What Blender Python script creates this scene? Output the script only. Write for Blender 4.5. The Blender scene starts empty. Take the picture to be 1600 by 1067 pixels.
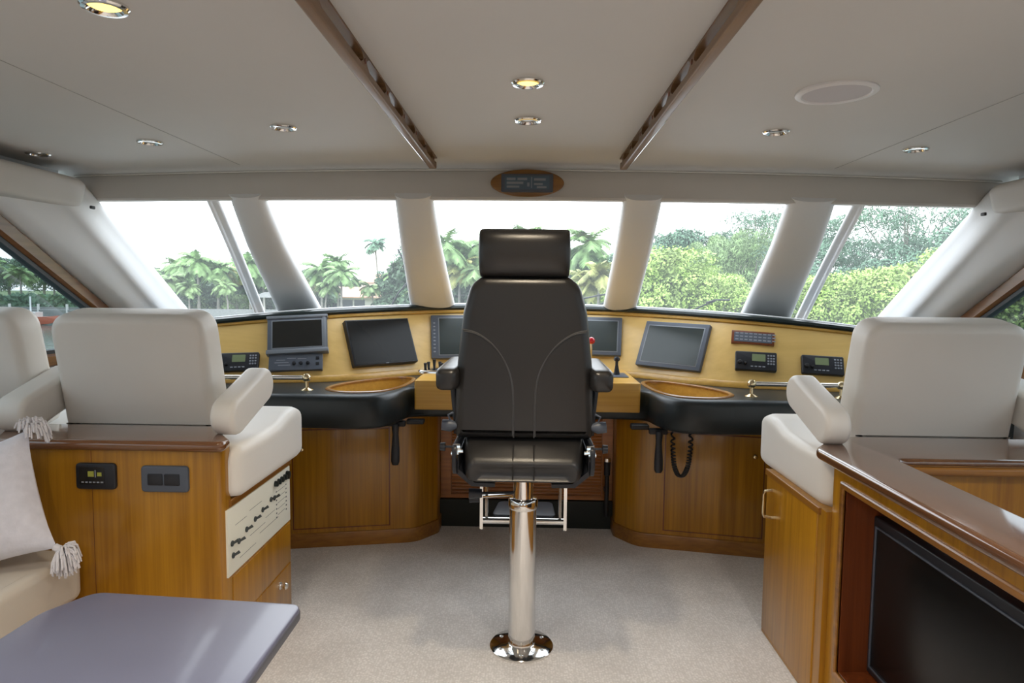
import bpy, bmesh, math, random
from mathutils import Vector, Matrix, Euler
PI = math.pi
sc = bpy.context.scene
COL = sc.collection
rnd = random.Random(7)

# ------------------------------------------------------------------ materials
def _mat(name):
    m = bpy.data.materials.new(name); m.use_nodes = True
    nt = m.node_tree; b = nt.nodes['Principled BSDF']
    return m, nt, b
def plain(name, col, rough=.5, metal=0., coat=0., spec=.5, bump=0, bscale=200, var=0.0, vscale=3., sheen=0.):
    m, nt, b = _mat(name)
    b.inputs['Base Color'].default_value = (*col, 1)
    b.inputs['Roughness'].default_value = rough
    b.inputs['Metallic'].default_value = metal
    b.inputs['Coat Weight'].default_value = coat
    b.inputs['Coat Roughness'].default_value = .08
    b.inputs['Specular IOR Level'].default_value = spec
    b.inputs['Sheen Weight'].default_value = sheen
    tc = nt.nodes.new('ShaderNodeTexCoord')
    if var:
        n = nt.nodes.new('ShaderNodeTexNoise'); n.inputs['Scale'].default_value = vscale; n.inputs['Detail'].default_value = 4
        r = nt.nodes.new('ShaderNodeValToRGB')
        r.color_ramp.elements[0].position = .3; r.color_ramp.elements[1].position = .7
        r.color_ramp.elements[0].color = (*[c*(1-var) for c in col], 1)
        r.color_ramp.elements[1].color = (*[min(1, c*(1+var)) for c in col], 1)
        nt.links.new(tc.outputs['Object'], n.inputs['Vector']); nt.links.new(n.outputs['Fac'], r.inputs['Fac'])
        nt.links.new(r.outputs['Color'], b.inputs['Base Color'])
    if bump:
        n2 = nt.nodes.new('ShaderNodeTexNoise'); n2.inputs['Scale'].default_value = bscale; n2.inputs['Detail'].default_value = 3
        bp = nt.nodes.new('ShaderNodeBump'); bp.inputs['Strength'].default_value = bump; bp.inputs['Distance'].default_value = .002
        nt.links.new(tc.outputs['Object'], n2.inputs['Vector']); nt.links.new(n2.outputs['Fac'], bp.inputs['Height'])
        nt.links.new(bp.outputs['Normal'], b.inputs['Normal'])
    return m
def wood(name, dark, light, axis='Z', rough=.3, coat=.5, sc_=1.0, stripes=55.):
    m, nt, b = _mat(name)
    tc = nt.nodes.new('ShaderNodeTexCoord'); mp = nt.nodes.new('ShaderNodeMapping')
    s = [stripes*sc_]*3; s['XYZ'.index(axis)] = 1.4*sc_
    mp.inputs['Scale'].default_value = s
    n = nt.nodes.new('ShaderNodeTexNoise'); n.inputs['Scale'].default_value = 1.0; n.inputs['Detail'].default_value = 5; n.inputs['Roughness'].default_value = .6
    mp2 = nt.nodes.new('ShaderNodeMapping'); s2 = [6*sc_]*3; s2['XYZ'.index(axis)] = .5*sc_
    mp2.inputs['Scale'].default_value = s2
    n2 = nt.nodes.new('ShaderNodeTexNoise'); n2.inputs['Scale'].default_value = 1.0; n2.inputs['Detail'].default_value = 3
    mx = nt.nodes.new('ShaderNodeMath'); mx.operation = 'MULTIPLY_ADD'; mx.inputs[1].default_value = .5
    ml = nt.nodes.new('ShaderNodeMath'); ml.operation = 'MULTIPLY'; ml.inputs[1].default_value = .5
    r = nt.nodes.new('ShaderNodeValToRGB')
    r.color_ramp.elements[0].position = .36; r.color_ramp.elements[1].position = .64
    r.color_ramp.elements[0].color = (*dark, 1); r.color_ramp.elements[1].color = (*light, 1)
    L = nt.links.new
    L(tc.outputs['Object'], mp.inputs['Vector']); L(mp.outputs['Vector'], n.inputs['Vector'])
    L(tc.outputs['Object'], mp2.inputs['Vector']); L(mp2.outputs['Vector'], n2.inputs['Vector'])
    L(n2.outputs['Fac'], ml.inputs[0]); L(n.outputs['Fac'], mx.inputs[0]); L(ml.outputs[0], mx.inputs[2])
    L(mx.outputs[0], r.inputs['Fac']); L(r.outputs['Color'], b.inputs['Base Color'])
    b.inputs['Roughness'].default_value = rough
    b.inputs['Coat Weight'].default_value = coat; b.inputs['Coat Roughness'].default_value = .12
    return m
def emit(name, col, s):
    m, nt, b = _mat(name)
    b.inputs['Base Color'].default_value = (*col, 1)
    b.inputs['Emission Color'].default_value = (*col, 1); b.inputs['Emission Strength'].default_value = s
    return m
def glass(name, tint, veil, gloss=.06):
    m, nt, b = _mat(name); nt.nodes.remove(b)
    out = nt.nodes['Material Output']
    t = nt.nodes.new('ShaderNodeBsdfTransparent'); t.inputs['Color'].default_value = (*tint, 1)
    g = nt.nodes.new('ShaderNodeBsdfGlossy'); g.inputs['Roughness'].default_value = .02
    tr = nt.nodes.new('ShaderNodeBsdfTranslucent'); tr.inputs['Color'].default_value = (.9, .95, .97, 1)
    m1 = nt.nodes.new('ShaderNodeMixShader'); m1.inputs[0].default_value = veil
    m2 = nt.nodes.new('ShaderNodeMixShader'); m2.inputs[0].default_value = gloss
    L = nt.links.new
    L(t.outputs[0], m1.inputs[1]); L(tr.outputs[0], m1.inputs[2]); L(m1.outputs[0], m2.inputs[1]); L(g.outputs[0], m2.inputs[2])
    L(m2.outputs[0], out.inputs['Surface'])
    return m
def carpet_mat():
    m, nt, b = _mat('carpet')
    tc = nt.nodes.new('ShaderNodeTexCoord')
    n = nt.nodes.new('ShaderNodeTexNoise'); n.inputs['Scale'].default_value = 5; n.inputs['Detail'].default_value = 5
    v = nt.nodes.new('ShaderNodeTexVoronoi'); v.inputs['Scale'].default_value = 95; v.inputs['Randomness'].default_value = .55
    mm = nt.nodes.new('ShaderNodeMix'); mm.data_type = 'RGBA'
    r = nt.nodes.new('ShaderNodeValToRGB')
    r.color_ramp.elements[0].position = .3; r.color_ramp.elements[1].position = .7
    r.color_ramp.elements[0].color = (.70, .665, .63, 1); r.color_ramp.elements[1].color = (.83, .795, .76, 1)
    r2 = nt.nodes.new('ShaderNodeValToRGB')
    r2.color_ramp.elements[0].position = .0; r2.color_ramp.elements[1].position = .65
    r2.color_ramp.elements[0].color = (1, 1, 1, 1); r2.color_ramp.elements[1].color = (.68, .67, .66, 1)
    mm.blend_type = 'MULTIPLY'; mm.inputs[0].default_value = 1
    bp = nt.nodes.new('ShaderNodeBump'); bp.inputs['Strength'].default_value = .5; bp.inputs['Distance'].default_value = .004; bp.invert = True
    L = nt.links.new
    L(tc.outputs['Object'], n.inputs['Vector']); L(tc.outputs['Object'], v.inputs['Vector'])
    L(n.outputs['Fac'], r.inputs['Fac']); L(v.outputs['Distance'], r2.inputs['Fac'])
    L(r.outputs['Color'], mm.inputs[6]); L(r2.outputs['Color'], mm.inputs[7]); L(mm.outputs[2], b.inputs['Base Color'])
    L(v.outputs['Distance'], bp.inputs['Height']); L(bp.outputs['Normal'], b.inputs['Normal'])
    b.inputs['Roughness'].default_value = .95; b.inputs['Sheen Weight'].default_value = .3
    return m
def water_mat():
    m, nt, b = _mat('water')
    b.inputs['Base Color'].default_value = (.10, .16, .15, 1); b.inputs['Roughness'].default_value = .12
    tc = nt.nodes.new('ShaderNodeTexCoord'); n = nt.nodes.new('ShaderNodeTexNoise'); n.inputs['Scale'].default_value = 1.2; n.inputs['Detail'].default_value = 4
    bp = nt.nodes.new('ShaderNodeBump'); bp.inputs['Strength'].default_value = .35; bp.inputs['Distance'].default_value = .1
    nt.links.new(tc.outputs['Object'], n.inputs['Vector']); nt.links.new(n.outputs['Fac'], bp.inputs['Height']); nt.links.new(bp.outputs['Normal'], b.inputs['Normal'])
    return m
def leaf_mat(name, c, var=.5):
    m, nt, b = _mat(name)
    oi = nt.nodes.new('ShaderNodeTexCoord'); n = nt.nodes.new('ShaderNodeTexNoise'); n.inputs['Scale'].default_value = .9; n.inputs['Detail'].default_value = 6
    r = nt.nodes.new('ShaderNodeValToRGB'); r.color_ramp.elements[0].position = .35; r.color_ramp.elements[1].position = .65
    r.color_ramp.elements[0].color = (*[k*(1-var) for k in c], 1); r.color_ramp.elements[1].color = (*[min(1, k*(1+var)) for k in c], 1)
    nt.links.new(oi.outputs['Object'], n.inputs['Vector']); nt.links.new(n.outputs['Fac'], r.inputs['Fac']); nt.links.new(r.outputs['Color'], b.inputs['Base Color'])
    b.inputs['Roughness'].default_value = .6
    b.inputs['Transmission Weight'].default_value = 0
    b.inputs['Subsurface Weight'].default_value = 0
    return m
M = dict(
    teak=wood('teak_panel', (.25, .098, .004), (.48, .225, .012), 'Z', .3, .4),
    teak_x=wood('teak_horizontal', (.18, .07, .010), (.36, .155, .022), 'X', .3, .4),
    teak_y=wood('teak_lengthwise', (.18, .07, .010), (.36, .155, .022), 'Y', .3, .4),
    maple=wood('maple_panel', (.60, .385, .11), (.74, .50, .17), 'X', .35, .35, .6, 30.),
    maple_trim=wood('maple_trim', (.46, .25, .04), (.62, .36, .07), 'X', .35, .35),
    pod=wood('pod_wood', (.52, .27, .035), (.68, .39, .07), 'X', .35, .35),
    varnish=wood('varnished_cap', (.13, .048, .016), (.22, .092, .032), 'X', .12, 1.0),
    varnish_y=wood('varnished_cap_lengthwise', (.11, .046, .02), (.18, .085, .037), 'Y', .12, 1.0),
    mahog=wood('mahogany', (.10, .022, .006), (.22, .055, .014), 'Z', .3, .4),
    louver=wood('louver_wood', (.26, .085, .012), (.48, .17, .028), 'X', .35, .3),
    railwood=wood('rail_wood', (.15, .075, .03), (.26, .14, .06), 'Y', .45, .15),
    winwood=wood('window_wood', (.13, .055, .02), (.22, .10, .04), 'Y', .3, .4),
    white=plain('white_leather', (.81, .77, .71), .42, bump=.12, bscale=180, var=.02),
    ivory=plain('ivory_upholstery', (.66, .61, .53), .55, bump=.1, bscale=200),
    vinyl=plain('ceiling_vinyl', (.66, .65, .63), .6, bump=.05, bscale=90, var=.02, vscale=1.5),
    vinyl2=plain('header_vinyl', (.60, .57, .53), .6, bump=.05, bscale=90, var=.02, vscale=1.5),
    pillar=plain('pillar_vinyl', (.80, .81, .82), .5, bump=.04, bscale=120),
    seam=plain('seam', (.42, .41, .40), .8),
    piping=plain('piping', (.74, .71, .66), .4),
    carpet=carpet_mat(),
    black=plain('black_leather', (.019, .018, .018), .34, bump=.18, bscale=260, spec=.6),
    dash=plain('black_dash_vinyl', (.009, .014, .016), .38, bump=.15, bscale=160),
    seamblk=plain('black_stitching', (.07, .07, .073), .3),
    plastic=plain('black_plastic', (.014, .016, .022), .4),
    greyp=plain('grey_bezel', (.085, .10, .13), .42),
    greyl=plain('light_grey_bezel', (.20, .22, .25), .4),
    screen=plain('dark_screen', (.012, .013, .013), .12, spec=.6),
    screen2=plain('grey_screen', (.03, .04, .04), .2, spec=.4),
    tvscreen=plain('television_screen', (.006, .006, .006), .25, spec=.2),
    lcd=plain('green_lcd', (.20, .25, .13), .3),
    button=plain('buttons', (.28, .30, .34), .5),
    chrome=plain('chrome', (.80, .79, .77), .10, 1.0),
    steel=plain('brushed_steel', (.62, .60, .56), .25, 1.0),
    brass=plain('brass', (.72, .60, .38), .22, 1.0),
    red=plain('red_knob', (.55, .01, .02), .2, coat=.5),
    table=plain('table_laminate', (.125, .130, .19), .28, coat=.25, var=.03),
    tableedge=plain('table_edge', (.085, .085, .10), .4),
    cream=plain('cream_panel', (.80, .78, .66), .5),
    ink=plain('ink', (.05, .06, .06), .6),
    fabric=plain('pillow_fabric', (.74, .73, .79), .95, bump=.6, bscale=150, var=.05, vscale=40, sheen=.4),
    tassel=plain('tassel_yarn', (.74, .72, .75), .95, sheen=.4),
    blackbase=plain('black_kick', (.006, .010, .008), .5),
    glass=glass('windscreen_glass', (1, 1, 1), .055, .03),
    tint=glass('tinted_glass', (.30, .34, .36), .015, .05),
    rubber=plain('black_rubber', (.01, .01, .012), .5),
    sill=plain('sill_black', (.012, .02, .02), .3),
    whitepaint=plain('white_gelcoat', (.88, .89, .90), .3),
    speaker=plain('speaker_grille', (.60, .58, .60), .6),
    speakrim=plain('speaker_rim', (.80, .79, .79), .4),
    bulb=emit('lit_bulb', (1, .66, .16), 2.2),
    bulboff=plain('unlit_bulb', (.35, .33, .26), .3),
    grass=plain('lawn', (.13, .20, .07), .9, var=.3, vscale=.5),
    stone=plain('seawall', (.20, .21, .20), .8, var=.1),
    housew=plain('house_wall', (.72, .70, .66), .7),
    roof=plain('house_roof', (.68, .42, .30), .7, var=.15, vscale=2),
    dark=plain('dark_opening', (.05, .06, .07), .3),
    bark=plain('bark', (.30, .28, .24), .9, var=.2),
    palmbark=plain('palm_bark', (.26, .25, .22), .9, var=.15),
    leafA=leaf_mat('palm_green', (.20, .33, .12)),
    leafB=leaf_mat('bright_green', (.34, .47, .12)),
    leafC=leaf_mat('dark_green', (.12, .22, .14)),
    leafD=leaf_mat('mid_green', (.23, .34, .14)),
    leafY=leaf_mat('yellow_palm', (.42, .44, .16)),
    boatred=plain('boat_orange', (.55, .12, .05), .4),
    wiper=plain('wiper_black', (.012, .014, .016), .5),
    yellow=plain('display_yellow', (.35, .36, .06), .4),
    displayblue=plain('blue_grey_lcd', (.10, .15, .20), .2),
)
for k in ('cream', 'white'): pass

# ------------------------------------------------------------------ mesh helpers
class MB:
    def __init__(s): s.v = []; s.f = []; s.sm = []; s.mi = []; s.cur = 0
    def add(s, vs, fs, smooth=False, mat=None):
        n = len(s.v); s.v += [Vector(p) for p in vs]
        for f in fs: s.f.append([i+n for i in f]); s.sm.append(smooth); s.mi.append(s.cur if mat is None else mat)
        return s
    def box(s, x0, x1, y0, y1, z0, z1, mx=None, mat=None):
        vs = [Vector((x, y, z)) for x in (x0, x1) for y in (y0, y1) for z in (z0, z1)]
        if mx: vs = [mx @ v for v in vs]
        return s.add(vs, [(0, 1, 3, 2), (4, 6, 7, 5), (0, 4, 5, 1), (2, 3, 7, 6), (0, 2, 6, 4), (1, 5, 7, 3)], mat=mat)
    def loft(s, rings, closed=True, caps=True, smooth=True, mat=None):
        n = len(rings[0]); vs = [p for r in rings for p in r]; fs = []
        for i in range(len(rings)-1):
            for j in range(n if closed else n-1):
                a = i*n+j; b = i*n+(j+1) % n
                fs.append((a, b, b+n, a+n))
        if caps:
            fs.append(list(range(n))[::-1]); fs.append([(len(rings)-1)*n+j for j in range(n)])
        return s.add(vs, fs, smooth, mat)
    def tube(s, pts, r, n=12, caps=True, mat=None):
        pts = [Vector(p) for p in pts]; rings = []
        rr = r if isinstance(r, (list, tuple)) else [r]*len(pts)
        up = None
        for i, p in enumerate(pts):
            t = (pts[min(i+1, len(pts)-1)]-pts[max(i-1, 0)]).normalized()
            if up is None: up = t.orthogonal().normalized()
            up = (up-t*up.dot(t)).normalized(); w = t.cross(up)
            rings.append([p+(up*math.cos(2*PI*k/n)+w*math.sin(2*PI*k/n))*rr[i] for k in range(n)])
        return s.loft(rings, True, caps, True, mat)
    def lathe(s, prof, n=32, c=(0, 0, 0), mx=None, mat=None):
        rings = []
        for r, z in prof:
            rings.append([Vector((c[0]+r*math.cos(2*PI*k/n), c[1]+r*math.sin(2*PI*k/n), c[2]+z)) for k in range(n)])
        if mx: rings = [[mx @ p for p in r] for r in rings]
        return s.loft(rings, True, True, True, mat)
    def slab(s, poly, z0, z1, r=.01, seg=4, mx=None, both=True, mat=None, r0=None):
        """polygon extruded z0..z1 with rounded edges; mx places it"""
        r0 = (r if both else 0.) if r0 is None else r0
        rings = []
        if r0 > 0:
            for k in range(seg+1):
                a = PI/2*k/seg; rings.append((r0*(1-math.sin(a)), z0+r0*(1-math.cos(a))))
        else: rings.append((0, z0))
        if r > 0:
            for k in range(seg+1):
                a = PI/2*k/seg; rings.append((r*(1-math.cos(a)), z1-r*(1-math.sin(a))))
        else: rings.append((0, z1))
        R = []
        for ins, z in rings:
            q = inset(poly, ins); R.append([Vector((p[0], p[1], z)) for p in q])
        if mx: R = [[mx @ p for p in q] for q in R]
        return s.loft(R, True, True, True, mat)
def inset(poly, d):
    if d == 0: return [tuple(p) for p in poly]
    n = len(poly); A = sum(poly[i][0]*poly[(i+1) % n][1]-poly[(i+1) % n][0]*poly[i][1] for i in range(n)); sg = 1 if A > 0 else -1
    out = []
    for i in range(n):
        a = Vector(poly[i-1][:2]); b = Vector(poly[i][:2]); c = Vector(poly[(i+1) % n][:2])
        e1 = (b-a); e2 = (c-b)
        if e1.length < 1e-7: e1 = e2
        if e2.length < 1e-7: e2 = e1
        e1.normalize(); e2.normalize()
        n1 = Vector((-e1.y, e1.x))*sg; n2 = Vector((-e2.y, e2.x))*sg; m = (n1+n2)
        if m.length < 1e-6: m = n1
        m.normalize(); k = d/max(.35, m.dot(n1)); p = b+m*k; out.append((p.x, p.y))
    return out
def rpoly(pts, rad, n=6):
    out = []; N = len(pts)
    for i in range(N):
        r = rad[i] if isinstance(rad, (list, tuple)) else rad
        b = Vector(pts[i]); a = Vector(pts[i-1]); c = Vector(pts[(i+1) % N])
        if r <= 0: out.append(tuple(b)); continue
        u = (a-b); w = (c-b); lu, lw = u.length, w.length; u.normalize(); w.normalize()
        ang = u.angle(w); t = min(r/math.tan(ang/2), lu*.49, lw*.49)
        p0 = b+u*t; p1 = b+w*t
        for k in range(n+1):
            q = k/n; out.append(tuple((p0*(1-q)**2)+(b*2*q*(1-q))+(p1*q*q)))
    return out
def rect(x0, x1, y0, y1, r=0., n=6):
    return rpoly([(x0, y0), (x1, y0), (x1, y1), (x0, y1)], r, n) if r else [(x0, y0), (x1, y0), (x1, y1), (x0, y1)]
def obj(name, mb, mats, parent=None, world=True, mods=None, sharp=35):
    """one mesh object from an MB; vertices given in world coordinates (or local if world=False)"""
    me = bpy.data.meshes.new(name)
    if parent is not None and world: org = parent.get('_o'); org = Vector(org) if org is not None else Vector((0, 0, 0))
    else: org = Vector((0, 0, 0))
    vs = mb.v
    top = parent is None and world
    if top:
        xs = [v.x for v in vs]; ys = [v.y for v in vs]; zs = [v.z for v in vs]
        org = Vector(((min(xs)+max(xs))/2, (min(ys)+max(ys))/2, min(zs)))
    me.from_pydata([v-org for v in vs], [], mb.f)
    if not isinstance(mats, (list, tuple)): mats = [mats]
    for m in mats: me.materials.append(m)
    for i, p in enumerate(me.polygons): p.use_smooth = mb.sm[i]; p.material_index = mb.mi[i]
    bm = bmesh.new(); bm.from_mesh(me); bmesh.ops.recalc_face_normals(bm, faces=bm.faces)
    for e in bm.edges:
        if len(e.link_faces) == 2 and e.link_faces[0].smooth and e.calc_face_angle(0) > math.radians(sharp): e.smooth = False
    bm.to_mesh(me); bm.free(); me.update()
    o = bpy.data.objects.new(name, me); COL.objects.link(o)
    if top: o.location = org
    if parent is not None:
        o.parent = parent; o['_o'] = tuple(org)
    else: o['_o'] = tuple(org)
    return o
def tag(o, label=None, cat=None, group=None, kind=None):
    if label: o['label'] = label
    if cat: o['category'] = cat
    if group: o['group'] = group
    if kind: o['kind'] = kind
    return o
def thing(name, label, cat, loc=(0, 0, 0), group=None, rz=0):
    o = bpy.data.objects.new(name, None); COL.objects.link(o); o.location = loc; o.rotation_euler = (0, 0, rz); o.empty_display_size = .05
    o['_o'] = tuple(loc)
    return tag(o, label, cat, group)
def struct(name, mb, mats, **k):
    o = obj(name, mb, mats, **k); o['kind'] = 'structure'; return o
def kids(o): return [c for c in bpy.data.objects if c.parent == o]
def dup(o, loc, label=None, rz=None, group=None, scale=None):
    r = o.copy(); COL.objects.link(r); r.location = loc
    if rz is not None: r.rotation_euler = (0, 0, rz)
    if scale: r.scale = (scale,)*3
    if label: r['label'] = label
    if group: r['group'] = group
    for ch in CH[o.name]:
        c = ch.copy(); COL.objects.link(c); c.parent = r
        for g in CH.get(ch.name, []):
            d = g.copy(); COL.objects.link(d); d.parent = c
    return r
CH = {}
def reg(o):
    CH[o.name] = kids(o)
    for c in CH[o.name]: CH[c.name] = kids(c)
def T(x, y, z): return Matrix.Translation((x, y, z))
def frame(o, right, up):
    right = Vector(right).normalized(); up = Vector(up); up = (up-right*up.dot(right)).normalized(); n = right.cross(up)
    m = Matrix((right, up, n)).transposed().to_4x4(); m.translation = Vector(o); return m
def lerp(a, b, t): return a+(b-a)*t

# ------------------------------------------------------------------ camera
F = 1030.
cam = bpy.data.cameras.new('camera'); co = bpy.data.objects.new('camera', cam); COL.objects.link(co)
cam.sensor_width = 36; cam.lens = F*36/1600; cam.clip_start = .05; cam.clip_end = 2000
pitch = math.atan(78.5/F); yaw = math.atan(25/F); roll = math.radians(.6)
R = Matrix.Rotation(yaw, 3, 'Z') @ Matrix.Rotation(PI/2-pitch, 3, 'X') @ Matrix.Rotation(roll, 3, 'Z')
co.matrix_world = Matrix.Translation((0, 0, 1.5)) @ R.to_4x4()
sc.camera = co

# ------------------------------------------------------------------ room shell
YB = -3.0
mb = MB(); mb.box(-2.5, 2.5, YB, 5.2, -.06, 0); struct('floor', mb, M['carpet'])
def zc(x): return 2.15-.008*x*x
NX = 28
mb = MB(); top = []; bot = []
for k, y in enumerate([YB, 3.40, 3.44, 3.462, 3.475]):
    dz = [0, 0, -.004, -.013, -.028][k]
    bot.append([Vector((lerp(-2.5, 2.5, i/NX), y, zc(lerp(-2.5, 2.5, i/NX))+dz)) for i in range(NX+1)])
mb.loft(bot, closed=False, caps=False)
mb.box(-2.55, 2.55, YB, 3.6, 2.17, 2.22)
struct('ceiling', mb, M['vinyl'])
# header band above the windscreen
def zh(x): return 1.975-.004*x*x
mb = MB(); rows = []
for (y, f) in ((3.475, 1.), (3.47, .95), (3.465, .5), (3.466, .08), (3.475, .0), (3.53, 0.0), (3.56, 1.)):
    rows.append([Vector((x, y, lerp(zh(x), zc(x)-.026, f))) for x in [lerp(-2.5, 2.5, i/NX) for i in range(NX+1)]])
mb.loft(rows, closed=False, caps=False); struct('wall_front', mb, M['vinyl2'])
mb = MB(); mb.tube([(x, 3.466, zc(x)-.024) for x in [lerp(-2.4, 2.4, i/30) for i in range(31)]], .0035, 8)
struct('trim_1', mb, M['piping'])
for i, x in enumerate((-1.49, 1.53)):
    mb = MB(); mb.box(x-.0015, x+.0015, YB, 3.42, zc(x)-.0012, zc(x)+.004); struct('trim_%d' % (i+2), mb, M['seam'])

# windscreen surface
def ys(x): return 4.85-.104*x*x
def W(x, t, off=0.):
    y = lerp(3.50, ys(x), t); z = lerp(1.975, 1.30, t)
    n = Vector((0, -.55, -.83)); return Vector((x, y, z))+n*off
# pillars between panes: (top x0,x1, bottom x0,x1)
PIL = [(-1.588, -1.402, -1.70, -1.415), (-.710, -.509, -.835, -.508), (.488, .690, .520, .745), (1.341, 1.585, 1.440, 1.75)]
for k, (a, b, c, d) in enumerate(PIL):
    mb = MB(); rings = []
    for i in range(13):
        t = [-.03, 0, .02, .05, .09, .14, .20, .28, .4, .55, .7, .85, 1.06][i]; x0 = lerp(a, c, t); x1 = lerp(b, d, t); cx = (x0+x1)/2; hw = (x1-x0)/2
        ring = []
        for j in range(28):
            an = 2*PI*j/28; ux = math.cos(an); uy = math.sin(an)
            sx = math.copysign(abs(ux)**.75, ux); sy = math.copysign(abs(uy)**.75, uy)
            ring.append(W(cx+hw*sx, t, lerp(-.020, .035, min(1, max(0, t)/.30)**.8)+.05*sy))
        rings.append(ring)
    mb.loft(rings); struct('trim_%d' % (k+4), mb, M['pillar'])
# panes
edges = [(-2.30, -2.26)] + [((p[0]+p[1])/2, (p[2]+p[3])/2) for p in PIL] + [(2.32, 2.28)]
for k in range(5):
    mb = MB(); rows = []
    for i in range(9):
        t = i/8; rows.append([W(lerp(lerp(edges[k][0], edges[k][1], t), lerp(edges[k+1][0], edges[k+1][1], t), j/8), t, -.012) for j in range(9)])
    mb.loft(rows, closed=False, caps=False)
    struct('window_%d' % (k+1), mb, M['glass'])
# slim posts in outer panes
for k, (xa, xb) in enumerate(((-1.724, -1.875), (1.750, 1.865))):
    mb = MB()
    for dx, r in ((0, .014), (.048 if k == 0 else -.048, .008)):
        mb.tube([W(lerp(xa, xb, t)+dx, t, -.035) for t in [i/10 for i in range(11)]], r, 10)
    mb.loft([[W(lerp(xa, xb, t)-.004, t, -.034), W(lerp(xa, xb, t)+(.05 if k == 0 else -.05), t, -.034), W(lerp(xa, xb, t)+(.05 if k == 0 else -.05), t, -.040), W(lerp(xa, xb, t)-.004, t, -.040)] for t in (0, .5, 1)])
    struct('trim_%d' % (k+8), mb, M['whitepaint'])
# A pillars (front corner of the cabin)
for k, s in enumerate((-1, 1)):
    mb = MB(); rows = []
    for i in range(17):
        t = lerp(-.10, 1.35, i/16)
        p0 = Vector((s*lerp(2.285, 2.225, t), lerp(3.47, 4.30, t), lerp(1.965, 1.335, t)))      # at the windscreen
        p3 = Vector((s*2.452, lerp(2.89, 3.77, t), lerp(1.905, 1.39, t)))                        # at the side window wood
        rid = Vector((s*lerp(2.285, 2.24, t), lerp(3.25, 4.0, t), lerp(1.925, 1.345, t)))
        m2 = Vector((s*lerp(2.36, 2.32, t), lerp(3.08, 3.86, t), lerp(1.90, 1.34, t)))
        p00 = p0+Vector((s*.12, .10, .02))
        ctrl = [p00, p0, p0.lerp(rid, .5)+Vector((-s*.004, 0, 0)), rid, rid.lerp(m2, .35)+Vector((s*.004, 0, 0)), m2, m2.lerp(p3, .5)+Vector((-s*.018, 0, 0)), p3, p3+Vector((s*.05, 0, 0))]
        # smooth by Catmull-Rom
        row = []
        for j in range(len(ctrl)-1):
            a = ctrl[max(j-1, 0)]; b = ctrl[j]; c = ctrl[j+1]; d = ctrl[min(j+2, len(ctrl)-1)]
            for q in range(4):
                u = q/4; row.append(.5*((2*b)+(c-a)*u+(2*a-5*b+4*c-d)*u*u+(3*b-a-3*c+d)*u**3))
        row.append(ctrl[-1]); rows.append(row)
    mb.loft(rows, closed=False, caps=False); struct('trim_%d' % (k+10), mb, M['pillar'], sharp=80)
# side walls with side window
def sidewall(s, nm, wn):
    X = 2.45
    def YZ(pts): return [(p[0], p[1]) for p in pts]
    mx = Matrix(((0, 0, s, 0), (1, 0, 0, 0), (0, 1, 0, 0), (0, 0, 0, 1)))   # (u,v,w)->(s*w,u,v)
    mb = MB()
    mb.box(s*X, s*(X+.05), YB, 4.6, 0, 1.09)                                     # below
    mb.box(s*X, s*(X+.05), YB, 3.0, 1.90, 2.2)                                   # above
    mb.slab([(4.27, 1.09), (4.42, 1.09), (3.42, 2.0), (3.42, 2.2), (3.0, 2.2), (2.86, 1.90)], X, X+.05, 0, mx=mx, both=False)
    mb.box(s*X, s*(X+.05), YB, -2.6, 1.09, 1.90)
    struct('wall_'+nm, mb, M['pillar'])
    # frame
    outer = [(-2.6, 1.09), (4.27, 1.09), (2.88, 1.90), (-2.6, 1.90)]
    inn = inset(outer, .085)
    inn2 = inset(outer, .11)
    mb = MB()
    R = [[mx @ Vector((p[0], p[1], w)) for p in q] for q, w in ((outer, X), (outer, X-.022), (inset(outer, .012), X-.03), (inset(outer, .07), X-.03), (inn, X-.015), (inn, X+.04))]
    mb.loft(R, caps=False, smooth=False)
    fr = MB(); R = [[mx @ Vector((p[0], p[1], w)) for p in q] for q, w in ((inn, X-.012), (inn2, X-.012), (inn2, X+.03))]
    fr.loft(R, caps=False, smooth=False)
    g = MB(); g.add([mx @ Vector((p[0], p[1], X+.015)) for p in inn2], [(0, 1, 2, 3)])
    w = struct('window_%d' % wn, g, M['tint'])
    obj('window_frame', mb, M['winwood'], w); obj('gasket', fr, M['rubber'], w)
sidewall(-1, 'left', 6); sidewall(1, 'right', 7)
# back wall with a wide glazed opening to the aft deck
mb = MB(); mb.box(-2.5, 2.5, YB-.05, YB, 0, .95); mb.box(-2.5, 2.5, YB-.05, YB, 1.85, 2.2)
mb.box(-2.5, -1.9, YB-.05, YB, .95, 1.85); mb.box(1.9, 2.5, YB-.05, YB, .95, 1.85); mb.box(-.4, .4, YB-.05, YB, .95, 1.85)
struct('wall_back', mb, M['teak'])
for k, x in enumerate((-1.9, .4)):
    mb = MB(); mb.add([(x, YB-.02, .95), (x+1.5, YB-.02, .95), (x+1.5, YB-.02, 1.85), (x, YB-.02, 1.85)], [(0, 1, 2, 3)]); struct('window_%d' % (8+k), mb, M['tint'])
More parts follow.
